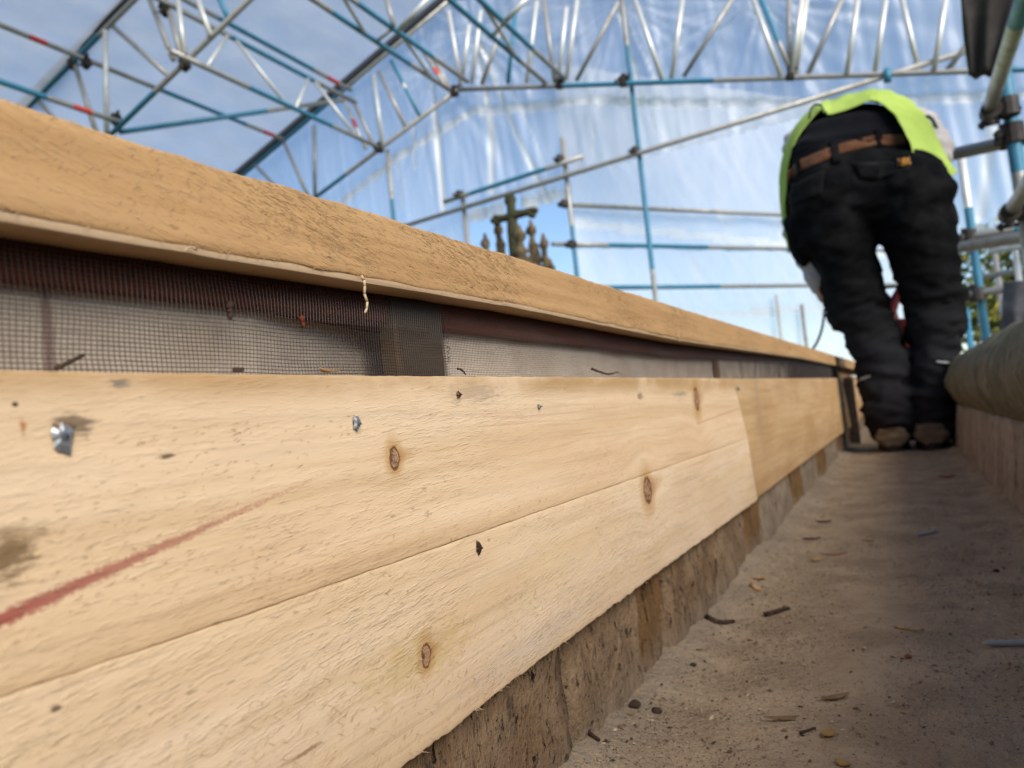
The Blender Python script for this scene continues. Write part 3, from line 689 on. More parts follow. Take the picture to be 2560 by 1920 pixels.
def beam(label, lowB, lowb, upB, upb, struts, near=1.6, nlow=None):
    e = PB(*lowB); t = empty('purlin_beam', (e.x, YB, e.z)); tag(t, label, 'beam', 'lattice purlin beams')
    a, (X0, Z0) = purlin('chord', lowB, nlow or near, lowb, t); b, (X1, Z1) = purlin('chord', upB, near, upb, t)
    for (k0, u0, v0, k1, u1, v1, m) in struts:
        P = []
        for kk, u, v in ((k0, u0, v0), (k1, u1, v1)):
            X, Z = ((X0, Z0), (X1, Z1))[kk]; P.append(Vector((X, line_y(u, v, X, Z), Z)))
        pipe('strut', t, P[0], P[1], .018, m, (), False, 10)
    return t
beam('leftmost lattice purlin beam with white struts', (950, 370), [(617, 231, 825, 325, B_)], (890, 257), [(568, 109, 778, 214, B_)],
     [(1, 579, 120, 0, 715, 268, A_), (1, 560, 113, 0, 513, 179, A_), (1, 780, 214, 0, 893, 342, A_), (1, 762, 218, 0, 739, 272, A_)], 2.3, 4.2)
beam('middle lattice purlin beam ending near the truss ridge', (1120, 223), [(823, 39, 1021, 163, B_)], (1169, 204), [(893, 4, 1083, 140, B_)],
     [(1, 850, -30, 0, 912, 90, A_), (1, 1001, 93, 0, 1080, 195, A_), (1, 985, 65, 0, 940, 105, A_)])
beam('rightmost lattice purlin beam, both chords blue', (1365, 208), [(1000, -90, 1297, 152, B_)], (1411, 196), [(1100, -60, 1328, 124, B_)],
     [(1, 1262, 54, 0, 1225, 98, A_), (1, 1200, 10, 0, 1290, 148, A_)])
o = pipe('brace_tube', None, PA(299, 330, .05), PB(858, 250, -.05), TR, G_, [(0, .60, B_)]); tag(o, 'blue diagonal brace tube crossing under the left roof slope', 'tube')
for (a_, b_, lab) in (((1075, -8), (996, 76), 'white diagonal strut rising from the middle purlin beam'), ((1324, -10), (1258, 58), 'white diagonal strut rising from the rightmost purlin beam'), ((965, -8), (984, 64), 'grey upright strut above the middle purlin beam')):
    o = pipe('roof_strut', None, atY(a_[0], a_[1], 5.6), atY(b_[0], b_[1], 5.6), .0225, A_ if 'white' in lab else G_, (), False, 10); tag(o, lab, 'strut')

# --- gable scaffold
GZ = -9.0
gsf = empty('gable_scaffold', (PB(1620, 520).x, YB + .06, GZ)); tag(gsf, 'far tube scaffold of standards and ledgers behind the gable truss', 'scaffold')
def std(parent, u, v, Y, ztop, zbot, m=G_, bands_z=(), r=TR):
    """vertical standard through a pixel; bands given as world heights"""
    p = atY(u, v, Y); L = ztop - zbot
    return pipe('standard', parent, (p.x, p.y, zbot), (p.x, p.y, ztop), r, m, [((a - zbot) / L, (b - zbot) / L, k) for a, b, k in bands_z]), p
s1, q1 = std(gsf, 1600, 400, YB + .06, 4.6, GZ, G_, [(PB(1640, 670).z, PB(1545, 115).z, B_)])
s2, q2 = std(gsf, 1424, 515, YB + .06, PB(1400, 341).z, GZ, G_, [(1.0, PB(1430, 560).z, B_)])
s3, q3 = std(gsf, 1162, 545, YB + .06, PB(1149, 478).z, GZ)
s4, q4 = std(gsf, 975, 450, YB + .06, PB(957, 372).z, GZ, G_, [(0, 2.9, B_)], )
pipe('ledger', gsf, PB(880, 606, .01), PB(2480, 108, .01), TR, G_)
pipe('ledger', gsf, PB(1110, 505, .01), PB(1458, 391, .01), TR, G_, [(.2, .75, B_)])
for q, us in ((q1, ((1590, 378), (1556, 204))), (q2, ((1402, 398), (1413, 510), (1430, 611))), (q3, ((1150, 487),))):
    for u, v in us: coupler(gsf, PB(u, v, .03), (0, 0, 1), (1, 0, 0), 1.1)
o = pipe('swivel_clip', gsf, PB(2219, 205, -.04), PB(2219, 172, -.04), .03, B_, (), False, 10)
hd = None
for i, (l, r_, bd) in enumerate((((1396, 511), (2000, 539), []), ((1380, 610), (2000, 616), [(.12, .36, B_)]), ((1500, 719), (2000, 729), [(0, .27, B_)]))):
    a = PB(l[0], l[1], .02); b = atZ(r_[0], r_[1], a.z); d = (b - a).normalized(); hd = hd or d
    d = Vector((hd.x, hd.y, 0)).normalized()
    pipe('ledger', gsf, a, a + d * 5.6, TR, G_, bd)
for u, Y, zt in ((1700, 8.2, 1.42), (1960, 9.4, 1.42)): pass
p = atY(1948, 800, 9.3); pipe('standard', gsf, (p.x, p.y, GZ), (p.x, p.y, atY(1948, 735, 9.3).z), .022, A_)
p = atY(2012, 830, 9.6); pipe('standard', gsf, (p.x, p.y, GZ), (p.x, p.y, atY(2012, 760, 9.6).z), .022, G_)

# --- nearer scaffold outside the parapet
es = empty('edge_scaffold', (.48, 4.3, GZ)); tag(es, 'near blue and grey tube scaffold standing outside the parapet', 'scaffold')
v1, p1 = std(es, 2530, 320, 3.32, 2.7, GZ, B_, [(GZ, atY(2546, 432, 3.32).z, G_)])
v2, p2 = std(es, 2415, 480, 5.34, atY(2398, 380, 5.34).z, GZ, B_, [(atY(2422, 520, 5.34).z, 9, A_)])
N1 = atY(2474, 268, 3.24); pipe('ledger', es, (N1.x, -.6, N1.z), (N1.x, 3.30, N1.z), TR, G_, [(0, .80, B_)])
N2 = atY(2530, 522, 3.24); pipe('ledger', es, (N2.x, -.6, N2.z), (N2.x, 3.30, N2.z), TR, G_, [(0, .55, B_)])
a, b = atY(2345, 401, 3.38), atY(2519, 348, 3.38); zz = (a.z + b.z) / 2
pipe('transom', es, (a.x, 3.38, zz), (a.x + 1.6, 3.38, zz), TR, G_)
zz = atY(2470, 607, 3.75).z; X0 = atY(2360, 630, 3.75).x
pipe('transom', es, (X0, 3.75, zz), (X0 + 1.8, 3.75, zz), TR, G_)
zz = atY(2470, 583, 5.27).z; X0 = atY(2350, 600, 5.27).x
pipe('transom', es, (X0, 5.27, zz), (X0 + 2.2, 5.27, zz), TR, G_, [(.17, 1, B_)])
zz = atY(2450, 732, 5.27).z; pipe('transom', es, (X0, 5.27, zz), (X0 + 2.2, 5.27, zz), TR, G_, [(.24, 1, B_)])
zz = atY(2520, 622, 7.4).z; X0 = atY(2470, 622, 7.4).x; pipe('transom', es, (X0, 7.4, zz), (X0 + 2, 7.4, zz), TR, A_)
zz = atY(2520, 682, 7.6).z; pipe('transom', es, (X0 - .1, 7.6, zz), (X0 + 2, 7.6, zz), TR, G_)
std(es, 2420, 815, 7.4, atY(2417, 770, 7.4).z, GZ, B_); std(es, 2495, 690, 8.4, atY(2480, 630, 8.4).z, GZ, G_); std(es, 2545, 680, 7.5, atY(2530, 625, 7.5).z, GZ, A_)
zz = 1.80; pipe('transom', es, (p1.x - .5, 3.27, zz), (p1.x + 1.2, 3.27, zz), TR, G_)
coupler(es, (N1.x + .03, 3.25, N1.z - .012), (0, 1, 0), (0, 0, 1), 1.1); coupler(es, (N2.x + .02, 3.25, N2.z - .012), (0, 1, 0), (0, 0, 1), 1.1)
coupler(es, (p1.x, 3.35, atY(2519, 348, 3.38).z), (0, 0, 1), (1, 0, 0), 1.2)
coupler(es, (p2.x - .02, 5.31, atY(2430, 590, 5.27).z), (0, 0, 1), (1, 0, 0), 1.3); coupler(es, (p2.x - .02, 5.31, atY(2440, 736, 5.27).z), (0, 0, 1), (1, 0, 0), 1.3)

# ------------------------------------------------------------------ plastic sheeting
def film(name, base=.36, streak=1.0, tl_mix=.3):
    m = bpy.data.materials.new(name); m.use_nodes = True; T = m.node_tree; T.nodes.clear(); n = T.nodes.new; L = T.links.new
    out = n('ShaderNodeOutputMaterial'); tr = n('ShaderNodeBsdfTransparent'); tr.inputs[0].default_value = (.90, .93, .97, 1)
    df = n('ShaderNodeBsdfDiffuse'); df.inputs[0].default_value = (.9, .91, .92, 1)
    tl = n('ShaderNodeBsdfTranslucent'); tl.inputs[0].default_value = (.86, .88, .9, 1)
    gl = n('ShaderNodeBsdfGlossy'); gl.inputs['Roughness'].default_value = .38; gl.inputs[0].default_value = (.9, .9, .9, 1)
    m1 = n('ShaderNodeMixShader'); m1.inputs[0].default_value = tl_mix; L(df.outputs[0], m1.inputs[1]); L(tl.outputs[0], m1.inputs[2])
    m2 = n('ShaderNodeMixShader'); m2.inputs[0].default_value = .10; L(m1.outputs[0], m2.inputs[1]); L(gl.outputs[0], m2.inputs[2])
    at = n('ShaderNodeAttribute'); at.attribute_name = 'fold'
    gm = n('ShaderNodeNewGeometry'); mp = n('ShaderNodeMapping'); mp.inputs['Scale'].default_value = (3, 1, .8); L(gm.outputs['Position'], mp.inputs[0])
    nz = n('ShaderNodeTexNoise'); nz.inputs['Scale'].default_value = 2.0; nz.inputs['Detail'].default_value = 5; L(mp.outputs[0], nz.inputs['Vector'])
    f = S(T, at.outputs['Fac']) * streak + S(T, nz.outputs['Fac']).rng(.35, .75, base * .9, base * 1.2)
    f = f.mn(.93)
    m3 = n('ShaderNodeMixShader'); L(f.k, m3.inputs[0]); L(tr.outputs[0], m3.inputs[1]); L(m2.outputs[0], m3.inputs[2]); L(m3.outputs[0], out.inputs[0])
    return m
FILM = film('clear_sheeting'); ROOFM = film('milky_roof_sheeting', .60, .8, .65)
def seg_d(px, pz, a, b):
    ax, az = a; bx, bz = b; dx, dz = bx - ax, bz - az; t = max(0, min(1, ((px - ax) * dx + (pz - az) * dz) / (dx * dx + dz * dz + 1e-9)))
    return math.hypot(px - ax - dx * t, pz - az - dz * t)
streaks = [(1075, 180, 1090, 300, 14, .6), (1085, 260, 1108, 520, 22, .9), (1190, 100, 1225, 300, 16, .8), (1225, 300, 1230, 480, 22, .6), (1200, 110, 1290, 330, 16, .6), (1290, 330, 1380, 520, 18, .6),
           (1230, 130, 1330, 330, 8, .4), (1330, 330, 1390, 500, 8, .3), (1480, 230, 1485, 500, 6, .4), (1545, 20, 1600, 210, 10, .8), (1560, 30, 1640, 200, 6, .4), (1600, 210, 1640, 330, 6, .4),
           (1030, 300, 1040, 420, 14, .5), (990, 400, 1010, 520, 10, .4), (1550, 0, 1700, 120, 5, .3), (1560, 10, 1760, 90, 5, .25), (1440, 420, 1490, 520, 6, .3),
           (2320, 190, 2310, 300, 5, .4), (2270, 200, 2265, 280, 4, .3), (2480, 320, 2455, 540, 26, .45), (2540, 480, 2540, 620, 20, .3), (1900, 0, 1960, 60, 8, .4)]
band = [(780, 560), (858, 502), (951, 428), (990, 393), (1083, 338), (1177, 280), (1363, 264), (1480, 249), (1640, 257), (1980, 259), (2250, 250), (2600, 236)]
YS = YB + .13
def xz(u, v): p = atY(u, v, YS); return (p.x, p.z)
SK = [(xz(a, b), xz(c_, d), wd * 7.2 / 1900 * .5, s) for a, b, c_, d, wd, s in streaks]
BD = [xz(u, v) for u, v in band]
TIES = [xz(1545, 5), xz(1180, 80), xz(1900, -5), xz(1080, 180)]
def fold_at(X, Z):
    f = 0.0
    for a, b, wd, s in SK:
        d = seg_d(X, Z, a, b); f = max(f, s * smooth01(1.25 - d / wd)) if d < wd * 1.3 else f
    bd = min(seg_d(X, Z, BD[i], BD[i + 1]) for i in range(len(BD) - 1))
    if bd < .042: f = max(f, .42 + .3 * abs(pn(X * 9, 1)))
    r = 0.0
    for tx, tz in TIES:
        dd = math.hypot(X - tx, Z - tz) + .05; an = math.atan2(Z - tz, X - tx); r += pn(an * 9, tx * 7) * math.exp(-dd / 1.1)
    wv = pn(X * 5.5 + .5 * pn(X, Z), Z * .35, 3) * .6 + pn(X * 15 + Z, Z * .5, 5) * .4
    return f, r, wv
hx0, hx1 = q3.x + .03, q2.x - .02; hz1 = PB(1290, 519).z
zt1 = PB(1640, 365).z
lo_r = atY(2480, 590, YS).z
def roof_z(X):
    if X < ridge.x: return ridge.z + .12 + (X - ridge.x) * (ru.z / ru.x)
    d = (PB(2420, 177) - PB(1149, 224)); return ridge.z + .12 + (X - ridge.x) * d.z / d.x
def sheet(name, fn, nu, nv, keep, label, foldf):
    V = []; F = []; fo = []
    for j in range(nv + 1):
        for i in range(nu + 1):
            a, b = i / nu, j / nv; P, f = fn(a, b); V.append(P); fo.append(f)
    W = nu + 1
    for j in range(nv):
        for i in range(nu):
            idx = (j * W + i, j * W + i + 1, (j + 1) * W + i + 1, (j + 1) * W + i)
            c = (V[idx[0]] + V[idx[2]]) / 2
            if keep(c): F.append(idx)
    o = build(name, V, F, ROOFM if 'roof' in name else FILM, None, True); at = o.data.attributes.new('fold', 'FLOAT', 'POINT'); at.data.foreach_set('value', fo)
    tag(o, label, 'sheeting'); return o
def gfn(a, b):
    X = lerp(-9.5, 3.4, a); top = roof_z(X); Z = lerp(-.6, top, b); f, r, wv = fold_at(X, Z)
    e = 0
    if hx0 - .05 < X < hx1 + .05 and 0 <= Z - hz1 < .12: e = .45 + .3 * pn(X * 14, Z * 9)     # crumpled doubled hem over the opening
    return Vector((X, YS + .05 * wv + .06 * r + .03 * f, Z)), max(0, f + e + .25 * max(0, r) + .14 * max(0, wv))
xcr = atY(1281, 495, YS).x
def gkeep(c):
    if abs(c.x - xcr) < .10 and c.z < PB(1283, 472).z: return False
    if hx0 < c.x < hx1 and c.z < hz1 + .03 * pn(c.x * 6, 2): return False
    if c.x > q2.x + .02 and c.z < zt1 - .04: return c.x > .16 and c.z > lo_r + .1 * pn(c.x * 5, 1)
    return True
sheet('gable_sheet', gfn, 520, 210, gkeep, 'clear wrinkled plastic sheet closing the far gable', None)
e0 = Vector((q2.x, YS + .02, 0)); hdn = Vector((hd.x, hd.y, 0)).normalized(); hn = Vector((-hdn.y, hdn.x, 0))
bl = [atZ(1439, 546, PB(1407, 512).z - .1), ]
def lfn(a, b):
    s = lerp(0, 5.4, a); Z = lerp(-.6, 3.9, b); wv = pn(s * 3.2 + Z * 1.4, Z * .7 - s * .5, 8) * .6 + pn(s * 9 + Z * 5, Z * 2, 9) * .4
    P = e0 + hdn * s + hn * (.10 + .05 * wv); P.z = Z
    f = .12 + .3 * max(0, wv)
    for zb, sl in ((1.16, .03), (2.22, -.06)):
        if abs(Z - zb - sl * s) < .045: f = max(f, .45)
    if abs(Z - 1.55 - .5 * (s - 3)) < .02 and 1.5 < s < 4: f = max(f, .25)
    return P, f
sheet('return_sheet', lfn, 160, 120, lambda c: True, 'clear plastic sheet behind the three level ledgers', None)
def rfn(a, b):
    t = lerp(-3.4, 0.0, a); Y = lerp(-.8, YS - .02, b); p = ridge + ru * t * 1.75 + rn * .115
    n1 = pn(t * 3, Y * .8, 1); n2 = pn(t * 7 + Y, Y * 3, 4)
    f = max(0, n1) * .12 + (max(0, n2) * .7 if Y < 4.2 else .0)
    return Vector((p.x, Y, p.z)) + rn * (.025 * n1 + .012 * n2), f + .12
sheet('roof_sheet', rfn, 110, 150, lambda c: True, 'taut clear plastic roof sheet over the left slope', None)

# ------------------------------------------------------------------ stone finial seen through the opening in the sheet
LICH = stone('lichened_finial_stone', (.26, .19, .11), (.17, .12, .07), (.05, .045, .03), .25, 1, .01, .5, (.045, .045, .022))
DKST = stone('dark_mossy_stone', (.085, .080, .042), (.055, .054, .028), (.025, .025, .016), .3, 1, .01, .5)
YF = 9.6; pf = lambda u, v, dy=0.0: atY(u, v, YF + dy); mpp = (pf(1290, 600) - pf(1289, 600)).length
fin = empty('stone_finial', (pf(1290, 600).x, YF, GZ)); tag(fin, 'dark carved stone cross rising among small pinnacles outside the sheet', 'finial')
def lathe(geo, base, axis, prof, seg=12, wob=0.0, seed=0):
    a = axis.orthogonal().normalized(); b = axis.cross(a).normalized(); V = []; F = []
    for (h, r) in prof:
        for k in range(seg):
            t = 2 * math.pi * k / seg; rr = r * (1 + wob * pn(math.cos(t) * 2, math.sin(t) * 2, seed + h * 20)); V.append(base + axis * h + (a * math.cos(t) + b * math.sin(t)) * rr)
    for i in range(len(prof) - 1):
        for k in range(seg): q = (k + 1) % seg; F.append((i * seg + k, i * seg + q, (i + 1) * seg + q, (i + 1) * seg + k))
    F += [tuple(range(seg)), tuple(range((len(prof) - 1) * seg, len(prof) * seg))]
    geo.add(V, F)
UPV = Vector((0, 0, 1))
def knob(name, c, r, mat, parent, seed=0, st=1.0):
    gq = Geo(); lathe(gq, c - UPV * r, UPV, [(0, r * .25), (r * .5, r * .9), (r, r * 1.0), (r * 1.5, r * .8), (r * 2 * st, r * .2)], 10, .5, seed); return gq.make(name, mat, parent, True)
gq = Geo(); b = pf(1291, 660); t = pf(1280, 492); t.x = b.x; H = t.z - b.z
lathe(gq, b, UPV, [(-.4, .10), (0, .095), (H * .5, .075), (H * .62, .08), (H * .7, .065), (H * .88, .06), (H * .95, .09), (H * 1.02, .065), (H * 1.06, .015)], 8, .4); gq.make('shaft', DKST, fin, True)
a0, a1 = pf(1243, 552), pf(1329, 524); a0.y = a1.y = YF; zc = (a0.z + a1.z) / 2; a0.z = a1.z = zc
gq = Geo(); ax = (a1 - a0).normalized(); L = (a1 - a0).length
lathe(gq, a0, ax, [(0, .055), (L * .12, .06), (L * .2, .05), (L * .45, .07), (L * .55, .07), (L * .8, .05), (L * .88, .06), (L, .055)], 8, .3); gq.make('arm', DKST, fin, True)
for p, k in ((a0, 1), (a1, 2)):
    for dx, dz in ((-.0, .05), (0, -.05), ((-.05 if k == 1 else .05), 0)): knob('trefoil_lobe', p + Vector((dx, 0, dz)), .055, DKST, fin, k + dx * 40)
for i, (u, v, r, dy) in enumerate(((1212, 585, 9, .1), (1244, 552, 10, .25), (1296, 565, 13, -.35), (1326, 552, 10, .25), (1357, 585, 9, .1), (1376, 650, 8, -.1), (1180, 625, 9, -.1))):
    t = pf(u, v, dy); rr = r * mpp; gq = Geo(); base = Vector((t.x, t.y, t.z - 1.3))
    lathe(gq, base, UPV, [(-.5, rr * 1.9), (.3, rr * 1.7), (.62, rr * 1.4), (.66, rr * 1.7), (.70, rr * 1.2), (.9, rr * .9), (.94, rr * 1.25), (.99, rr * .7), (1.08, rr * .6), (1.13, rr * 1.1), (1.19, rr * 1.15), (1.24, rr * .6), (1.31, rr * .3)], 9, .7, i)
    gq.make('pinnacle', LICH, fin, True)
gq = Geo(); c = pf(1292, 720); gq.box((c.x - .34, YF - .3, GZ), (c.x + .34, YF + .35, c.z + .28)); gq.box((c.x - .5, YF - .4, c.z - .15), (c.x + .5, YF + .4, c.z - .02)); gq.box((c.x - .20, YF - .22, c.z + .28), (c.x + .22, YF + .22, c.z + .42))
gq.make('gable_base', LICH, fin)

# ------------------------------------------------------------------ tree beyond the parapet
lm = Mat('autumn_leaf', .6, .3); ri = lm.island()
lm.color(lm.mix(ri.rng(.2, .8), lm.mix(ri.rng(0, .3), (.42, .33, .04), (.26, .26, .05)), (.12, .15, .03))); LEAF = lm.m
lm.b.inputs['Subsurface Weight'].default_value = .0
random.seed(33); YT = 13.5; tcn = atY(2500, 790, YT)
tree = empty('autumn_tree', (tcn.x + .6, YT, GZ)); tag(tree, 'yellow-green autumn tree beyond the parapet at the right edge', 'tree')
BARKT = plain('tree_bark', (.07, .05, .035), .9, 0, .5, 20)
gq = Geo(); gq.tube((tcn.x + .6, YT, GZ), (tcn.x + .7, YT + .2, tcn.z - 1.2), .28, 10, r1=.16); gq.tube((tcn.x + .7, YT + .2, tcn.z - 1.25), (tcn.x + .4, YT, tcn.z + 1.0), .16, 8, r1=.05); gq.make('trunk', BARKT, tree, True)
gq = Geo(); V = []; F = []; tips = []
for k in range(46):
    a = U(0, 6.28); el = U(-.2, 1.1); L = U(.8, 1.9); s = Vector((tcn.x + .65, YT + .1, tcn.z + U(-1.3, .6))); e = s + Vector((math.cos(a) * math.cos(el), math.sin(a) * math.cos(el), math.sin(el) * .8)) * L
    gq.tube(s, e, .035, 5, r1=.008); tips += [s.lerp(e, t) for t in (.45, .65, .8, .92, 1.0)]
gq.make('branches', BARKT, tree, True)
for tp in tips:
    for k in range(34):
        c = tp + Vector((random.gauss(0, .17), random.gauss(0, .17), random.gauss(0, .14))); n = Vector((U(-1, 1), U(-1, 1), U(-.3, 1))).normalized(); a = n.orthogonal().normalized(); b = n.cross(a); s = U(.035, .07)
        i0 = len(V); V += [c - a * s, c + b * s * .6 + n * s * .2, c + a * s * 1.2, c - b * s * .6 + n * s * .2]; F.append((i0, i0 + 1, i0 + 2, i0 + 3))
o = build('crown', V, F, LEAF, tree); o['kind'] = 'stuff'

# ------------------------------------------------------------------ hanging jacket and rag
DKC = cloth('dark_grey_jacket_cloth', (.034, .030, .028), (.062, .055, .051), 1.0)
RAG = cloth('grey_rag_cloth', (.07, .07, .078), (.13, .13, .14), 1.0)
def hanging(name, rows, Y, dep, mat, label, cat, lobes, seed, nseg=64, nrow=26):
    V = []; F = []
    for j in range(nrow + 1):
        t = j / nrow; v = lerp(rows[0][0], rows[-1][0], t); ul = interp(v, [(r[0], r[1]) for r in rows]); ur = interp(v, [(r[0], r[2]) for r in rows])
        vr = v + interp(v, [(r[0], r[3]) for r in rows])
        for k in range(nseg):
            a = 2 * math.pi * k / nseg; s = (1 - math.cos(a)) / 2; side = math.sin(a)
            p = atY(lerp(ul, ur, s), lerp(v, vr, s), Y); fo = .45 * math.sin(s * lobes * 6.28 + 1.2 * pn(t * 2, seed) + seed) + .6 * pn(s * 5, t * 2.5, seed)
            p.y += dep * (side * .8 + fo * (.5 + .5 * t)); V.append(p)
    for j in range(nrow):
        for k in range(nseg): q = (k + 1) % nseg; F.append((j * nseg + k, j * nseg + q, (j + 1) * nseg + q, (j + 1) * nseg + k))
    F += [tuple(range(nseg)), tuple(range(nrow * nseg, (nrow + 1) * nseg))]
    o = build(name, V, F, mat, None, True); tag(o, label, cat); return o
hanging('hanging_jacket', [(-170, 2395, 2545, -6), (0, 2401, 2540, -8), (90, 2407, 2515, -10), (192, 2421, 2500, -14)], 3.20, .035, DKC, 'dark grey work jacket hanging from the scaffold at the top right', 'jacket', 2.2, 4)
hanging('hanging_rag', [(706, 2508, 2660, -8), (760, 2505, 2650, -6), (822, 2502, 2640, -4)], 5.1, .05, RAG, 'grey cloth draped on the scaffold beside the coping', 'cloth', 2.6, 7)

# ------------------------------------------------------------------ the worker, seen from behind
def ringloft(geo, rings, seg=22):
    V = []; F = []
    for c, a, b in rings:
        for k in range(seg): t = 2 * math.pi * k / seg; V.append(c + a * math.cos(t) + b * math.sin(t))
    n = len(rings)
    for i in range(n - 1):
        for k in range(seg): q = (k + 1) % seg; F.append((i * seg + k, i * seg + q, (i + 1) * seg + q, (i + 1) * seg + k))
    F += [tuple(range(seg)), tuple(range((n - 1) * seg, n * seg))]
    geo.add(V, F)
def ball(geo, c, rx, ry, rz, seg=16):
    rings = []
    for i in range(1, 12):
        t = math.pi * i / 12; rings.append((c + Vector((0, 0, -rz * math.cos(t))), Vector((rx * math.sin(t), 0, 0)), Vector((0, ry * math.sin(t), 0))))
    ringloft(geo, rings, seg)
def capsule(geo, p, q, r0, r1, seg=12):
    d = (q - p).normalized(); a = d.orthogonal().normalized(); b = d.cross(a); L = (q - p).length; rings = []
    for t in (-.9, -.5, 0): rr = r0 * math.sqrt(1 - t * t); rings.append((p + d * r0 * t, a * rr, b * rr))
    for t in (0, .5, .9): rr = r1 * math.sqrt(1 - t * t); rings.append((q + d * r1 * t, a * rr, b * rr))
    ringloft(geo, rings, seg)
def fuse(geo, voxel, it=4):
    me = bpy.data.meshes.new('tmp'); me.from_pydata(geo.V, [], geo.F)
    bm = bmesh.new(); bm.from_mesh(me); bmesh.ops.recalc_face_normals(bm, faces=bm.faces); bm.to_mesh(me); bm.free()
    o = bpy.data.objects.new('tmp', me); col.objects.link(o)
    m = o.modifiers.new('r', 'REMESH'); m.mode = 'VOXEL'; m.voxel_size = voxel
    s = o.modifiers.new('s', 'SMOOTH'); s.factor = .5; s.iterations = it
    dg = bpy.context.evaluated_depsgraph_get(); ev = o.evaluated_get(dg); r = bpy.data.meshes.new_from_object(ev)
    V = [v.co.copy() for v in r.vertices]; F = [tuple(p.vertices) for p in r.polygons]; N = [v.normal.copy() for v in r.vertices]
    bpy.data.objects.remove(o); bpy.data.meshes.remove(me); bpy.data.meshes.remove(r)
    return V, F, N
def hring(x, y, hw, Y, hd):          # a horizontal-ish ring: centre and half width in photograph units, depth in metres
    c = dY(x, y, Y); a = dY(x + hw, y, Y) - c; return (c, a, Vector((0, hd, 0)))
def vring(x, y, hw, hh, Y):          # a ring in an upright plane across the gutter
    c = dY(x, y, Y); return (c, dY(x + hw, y, Y) - c, dY(x, y + hh, Y) - c)
HEEL = 2.60
per = empty('person', (dY(1975, 985, HEEL).x, HEEL + .12, .0)); tag(per, 'worker in black trousers and yellow-green vest bending over in the gutter, back to camera', 'person')
yl = HEEL + .09
gq = Geo()
ringloft(gq, [hring(1800, 440, 96, yl - .02, .14), hring(1796, 490, 96, yl - .03, .145), hring(1808, 540, 84, yl - .03, .135), hring(1836, 600, 68, yl - .02, .115), hring(1848, 650, 67, yl - .01, .105), hring(1865, 700, 70, yl, .10), hring(1897, 760, 64, yl, .095),
              hring(1907, 800, 58, yl - .01, .09), hring(1912, 850, 56, yl - .01, .085), hring(1917, 882, 58, yl - .01, .085), hring(1921, 912, 54, yl - .01, .085), hring(1930, 935, 47, yl + .005, .08), hring(1932, 947, 45, yl + .01, .075)])
ringloft(gq, [hring(1966, 440, 96, yl - .02, .14), hring(1978, 490, 92, yl - .03, .145), hring(1988, 540, 82, yl - .03, .13), hring(2003, 600, 73, yl - .01, .115), hring(2017, 650, 64, yl, .105), hring(2021, 700, 62, yl + .01, .10), hring(2022, 760, 54, yl + .01, .09),
              hring(2018, 820, 50, yl, .085), hring(2020, 880, 51, yl, .085), hring(2020, 925, 50, yl, .08), hring(2020, 946, 47, yl + .01, .075)])
ringloft(gq, [hring(1838, 318, 138, yl + .04, .10), hring(1850, 345, 150, yl + .02, .125), hring(1864, 380, 170, yl, .145), hring(1876, 420, 182, yl - .01, .155), hring(1880, 460, 186, yl - .01, .155), hring(1882, 495, 176, yl, .13), hring(1886, 512, 130, yl + .01, .09)])
c = dY(1795, 430, yl - .05); ball(gq, c, .125, .13, .15); c = dY(1965, 430, yl - .05); ball(gq, c, .125, .13, .15)
V, F, N = fuse(gq, .0085, 7)
kneez = dY(1870, 700, yl).z; anz = dY(1930, 930, yl).z
for i, v in enumerate(V):
    zz = v.z; amp = .0045 + .009 * math.exp(-((zz - kneez) / .12) ** 2) + .008 * math.exp(-((zz - anz - .08) / .09) ** 2)
    ph = zz * 62 + 5 * pn(v.x * 7, v.y * 5, zz * 2) + v.x * 18
    rdg = 1 - 2.6 * abs(pn(v.x * 9 + zz * 7, v.y * 8, zz * 21 + v.x * 6)); rd2 = 1 - 3 * abs(pn(v.x * 20 - zz * 12, v.y * 14, zz * 36))
    d = amp * (rdg * .9 + rd2 * .5 + (1 - abs(math.sin(ph * .5)) * 2) * .35) + .006 * pn(v.x * 9, v.y * 9, zz * 12)
    if zz > dY(1880, 520, yl).z: d += .006 * math.sin((v.x * 30 - zz * 55) + 3 * pn(v.x * 5, zz * 5)) * smooth01((dY(1880, 380, yl).z - zz) / .1)
    v += N[i] * d
tm = Mat('black_work_trousers', .9, .05); n1 = tm.pnoise(12, 4, .6); n2 = tm.pnoise(500, 2, .5)
c = tm.mix(n1.rng(.38, .68), (.0035, .0035, .004), (.011, .0105, .0105)); c = tm.mix((tm.z + (n1 - .5) * .3).rng(.62, .20) * .7, c, (.022, .0205, .0225)); c = tm.mix(n2.rng(.55, .75) * .3, c, (.02, .02, .02))
tm.color(c); tm.bump(n2 + n1, .0008); TROU = tm.m
tro = build('trousers', V, F, TROU, per, True); bvhT = BVHTree.FromPolygons(V, F)
# torso under the shirt and vest
SHIRT = cloth('black_tshirt', (.005, .005, .006), (.009, .009, .011), .8)
gq = Geo()
TOR = [(1842, 335, 136, 40, yl - .03), (1846, 328, 140, 78, yl + .02), (1852, 322, 146, 92, yl + .08), (1862, 322, 154, 100, yl + .18), (1868, 330, 156, 98, yl + .32), (1872, 340, 162, 100, yl + .46), (1874, 350, 150, 90, yl + .56), (1874, 358, 90, 60, yl + .63)]
ringloft(gq, [vring(*t) for t in TOR])
V, F, N = fuse(gq, .012, 5)
for i, v in enumerate(V): v += N[i] * (.005 * math.sin(v.z * 95 + v.x * 14 + 4 * pn(v.x * 6, v.z * 4)) + .004 * pn(v.x * 22, v.y * 20, v.z * 22))
build('shirt', V, F, SHIRT, per, True); nT = len(tro.data.vertices)
bvhS = BVHTree.FromPolygons(V, F)
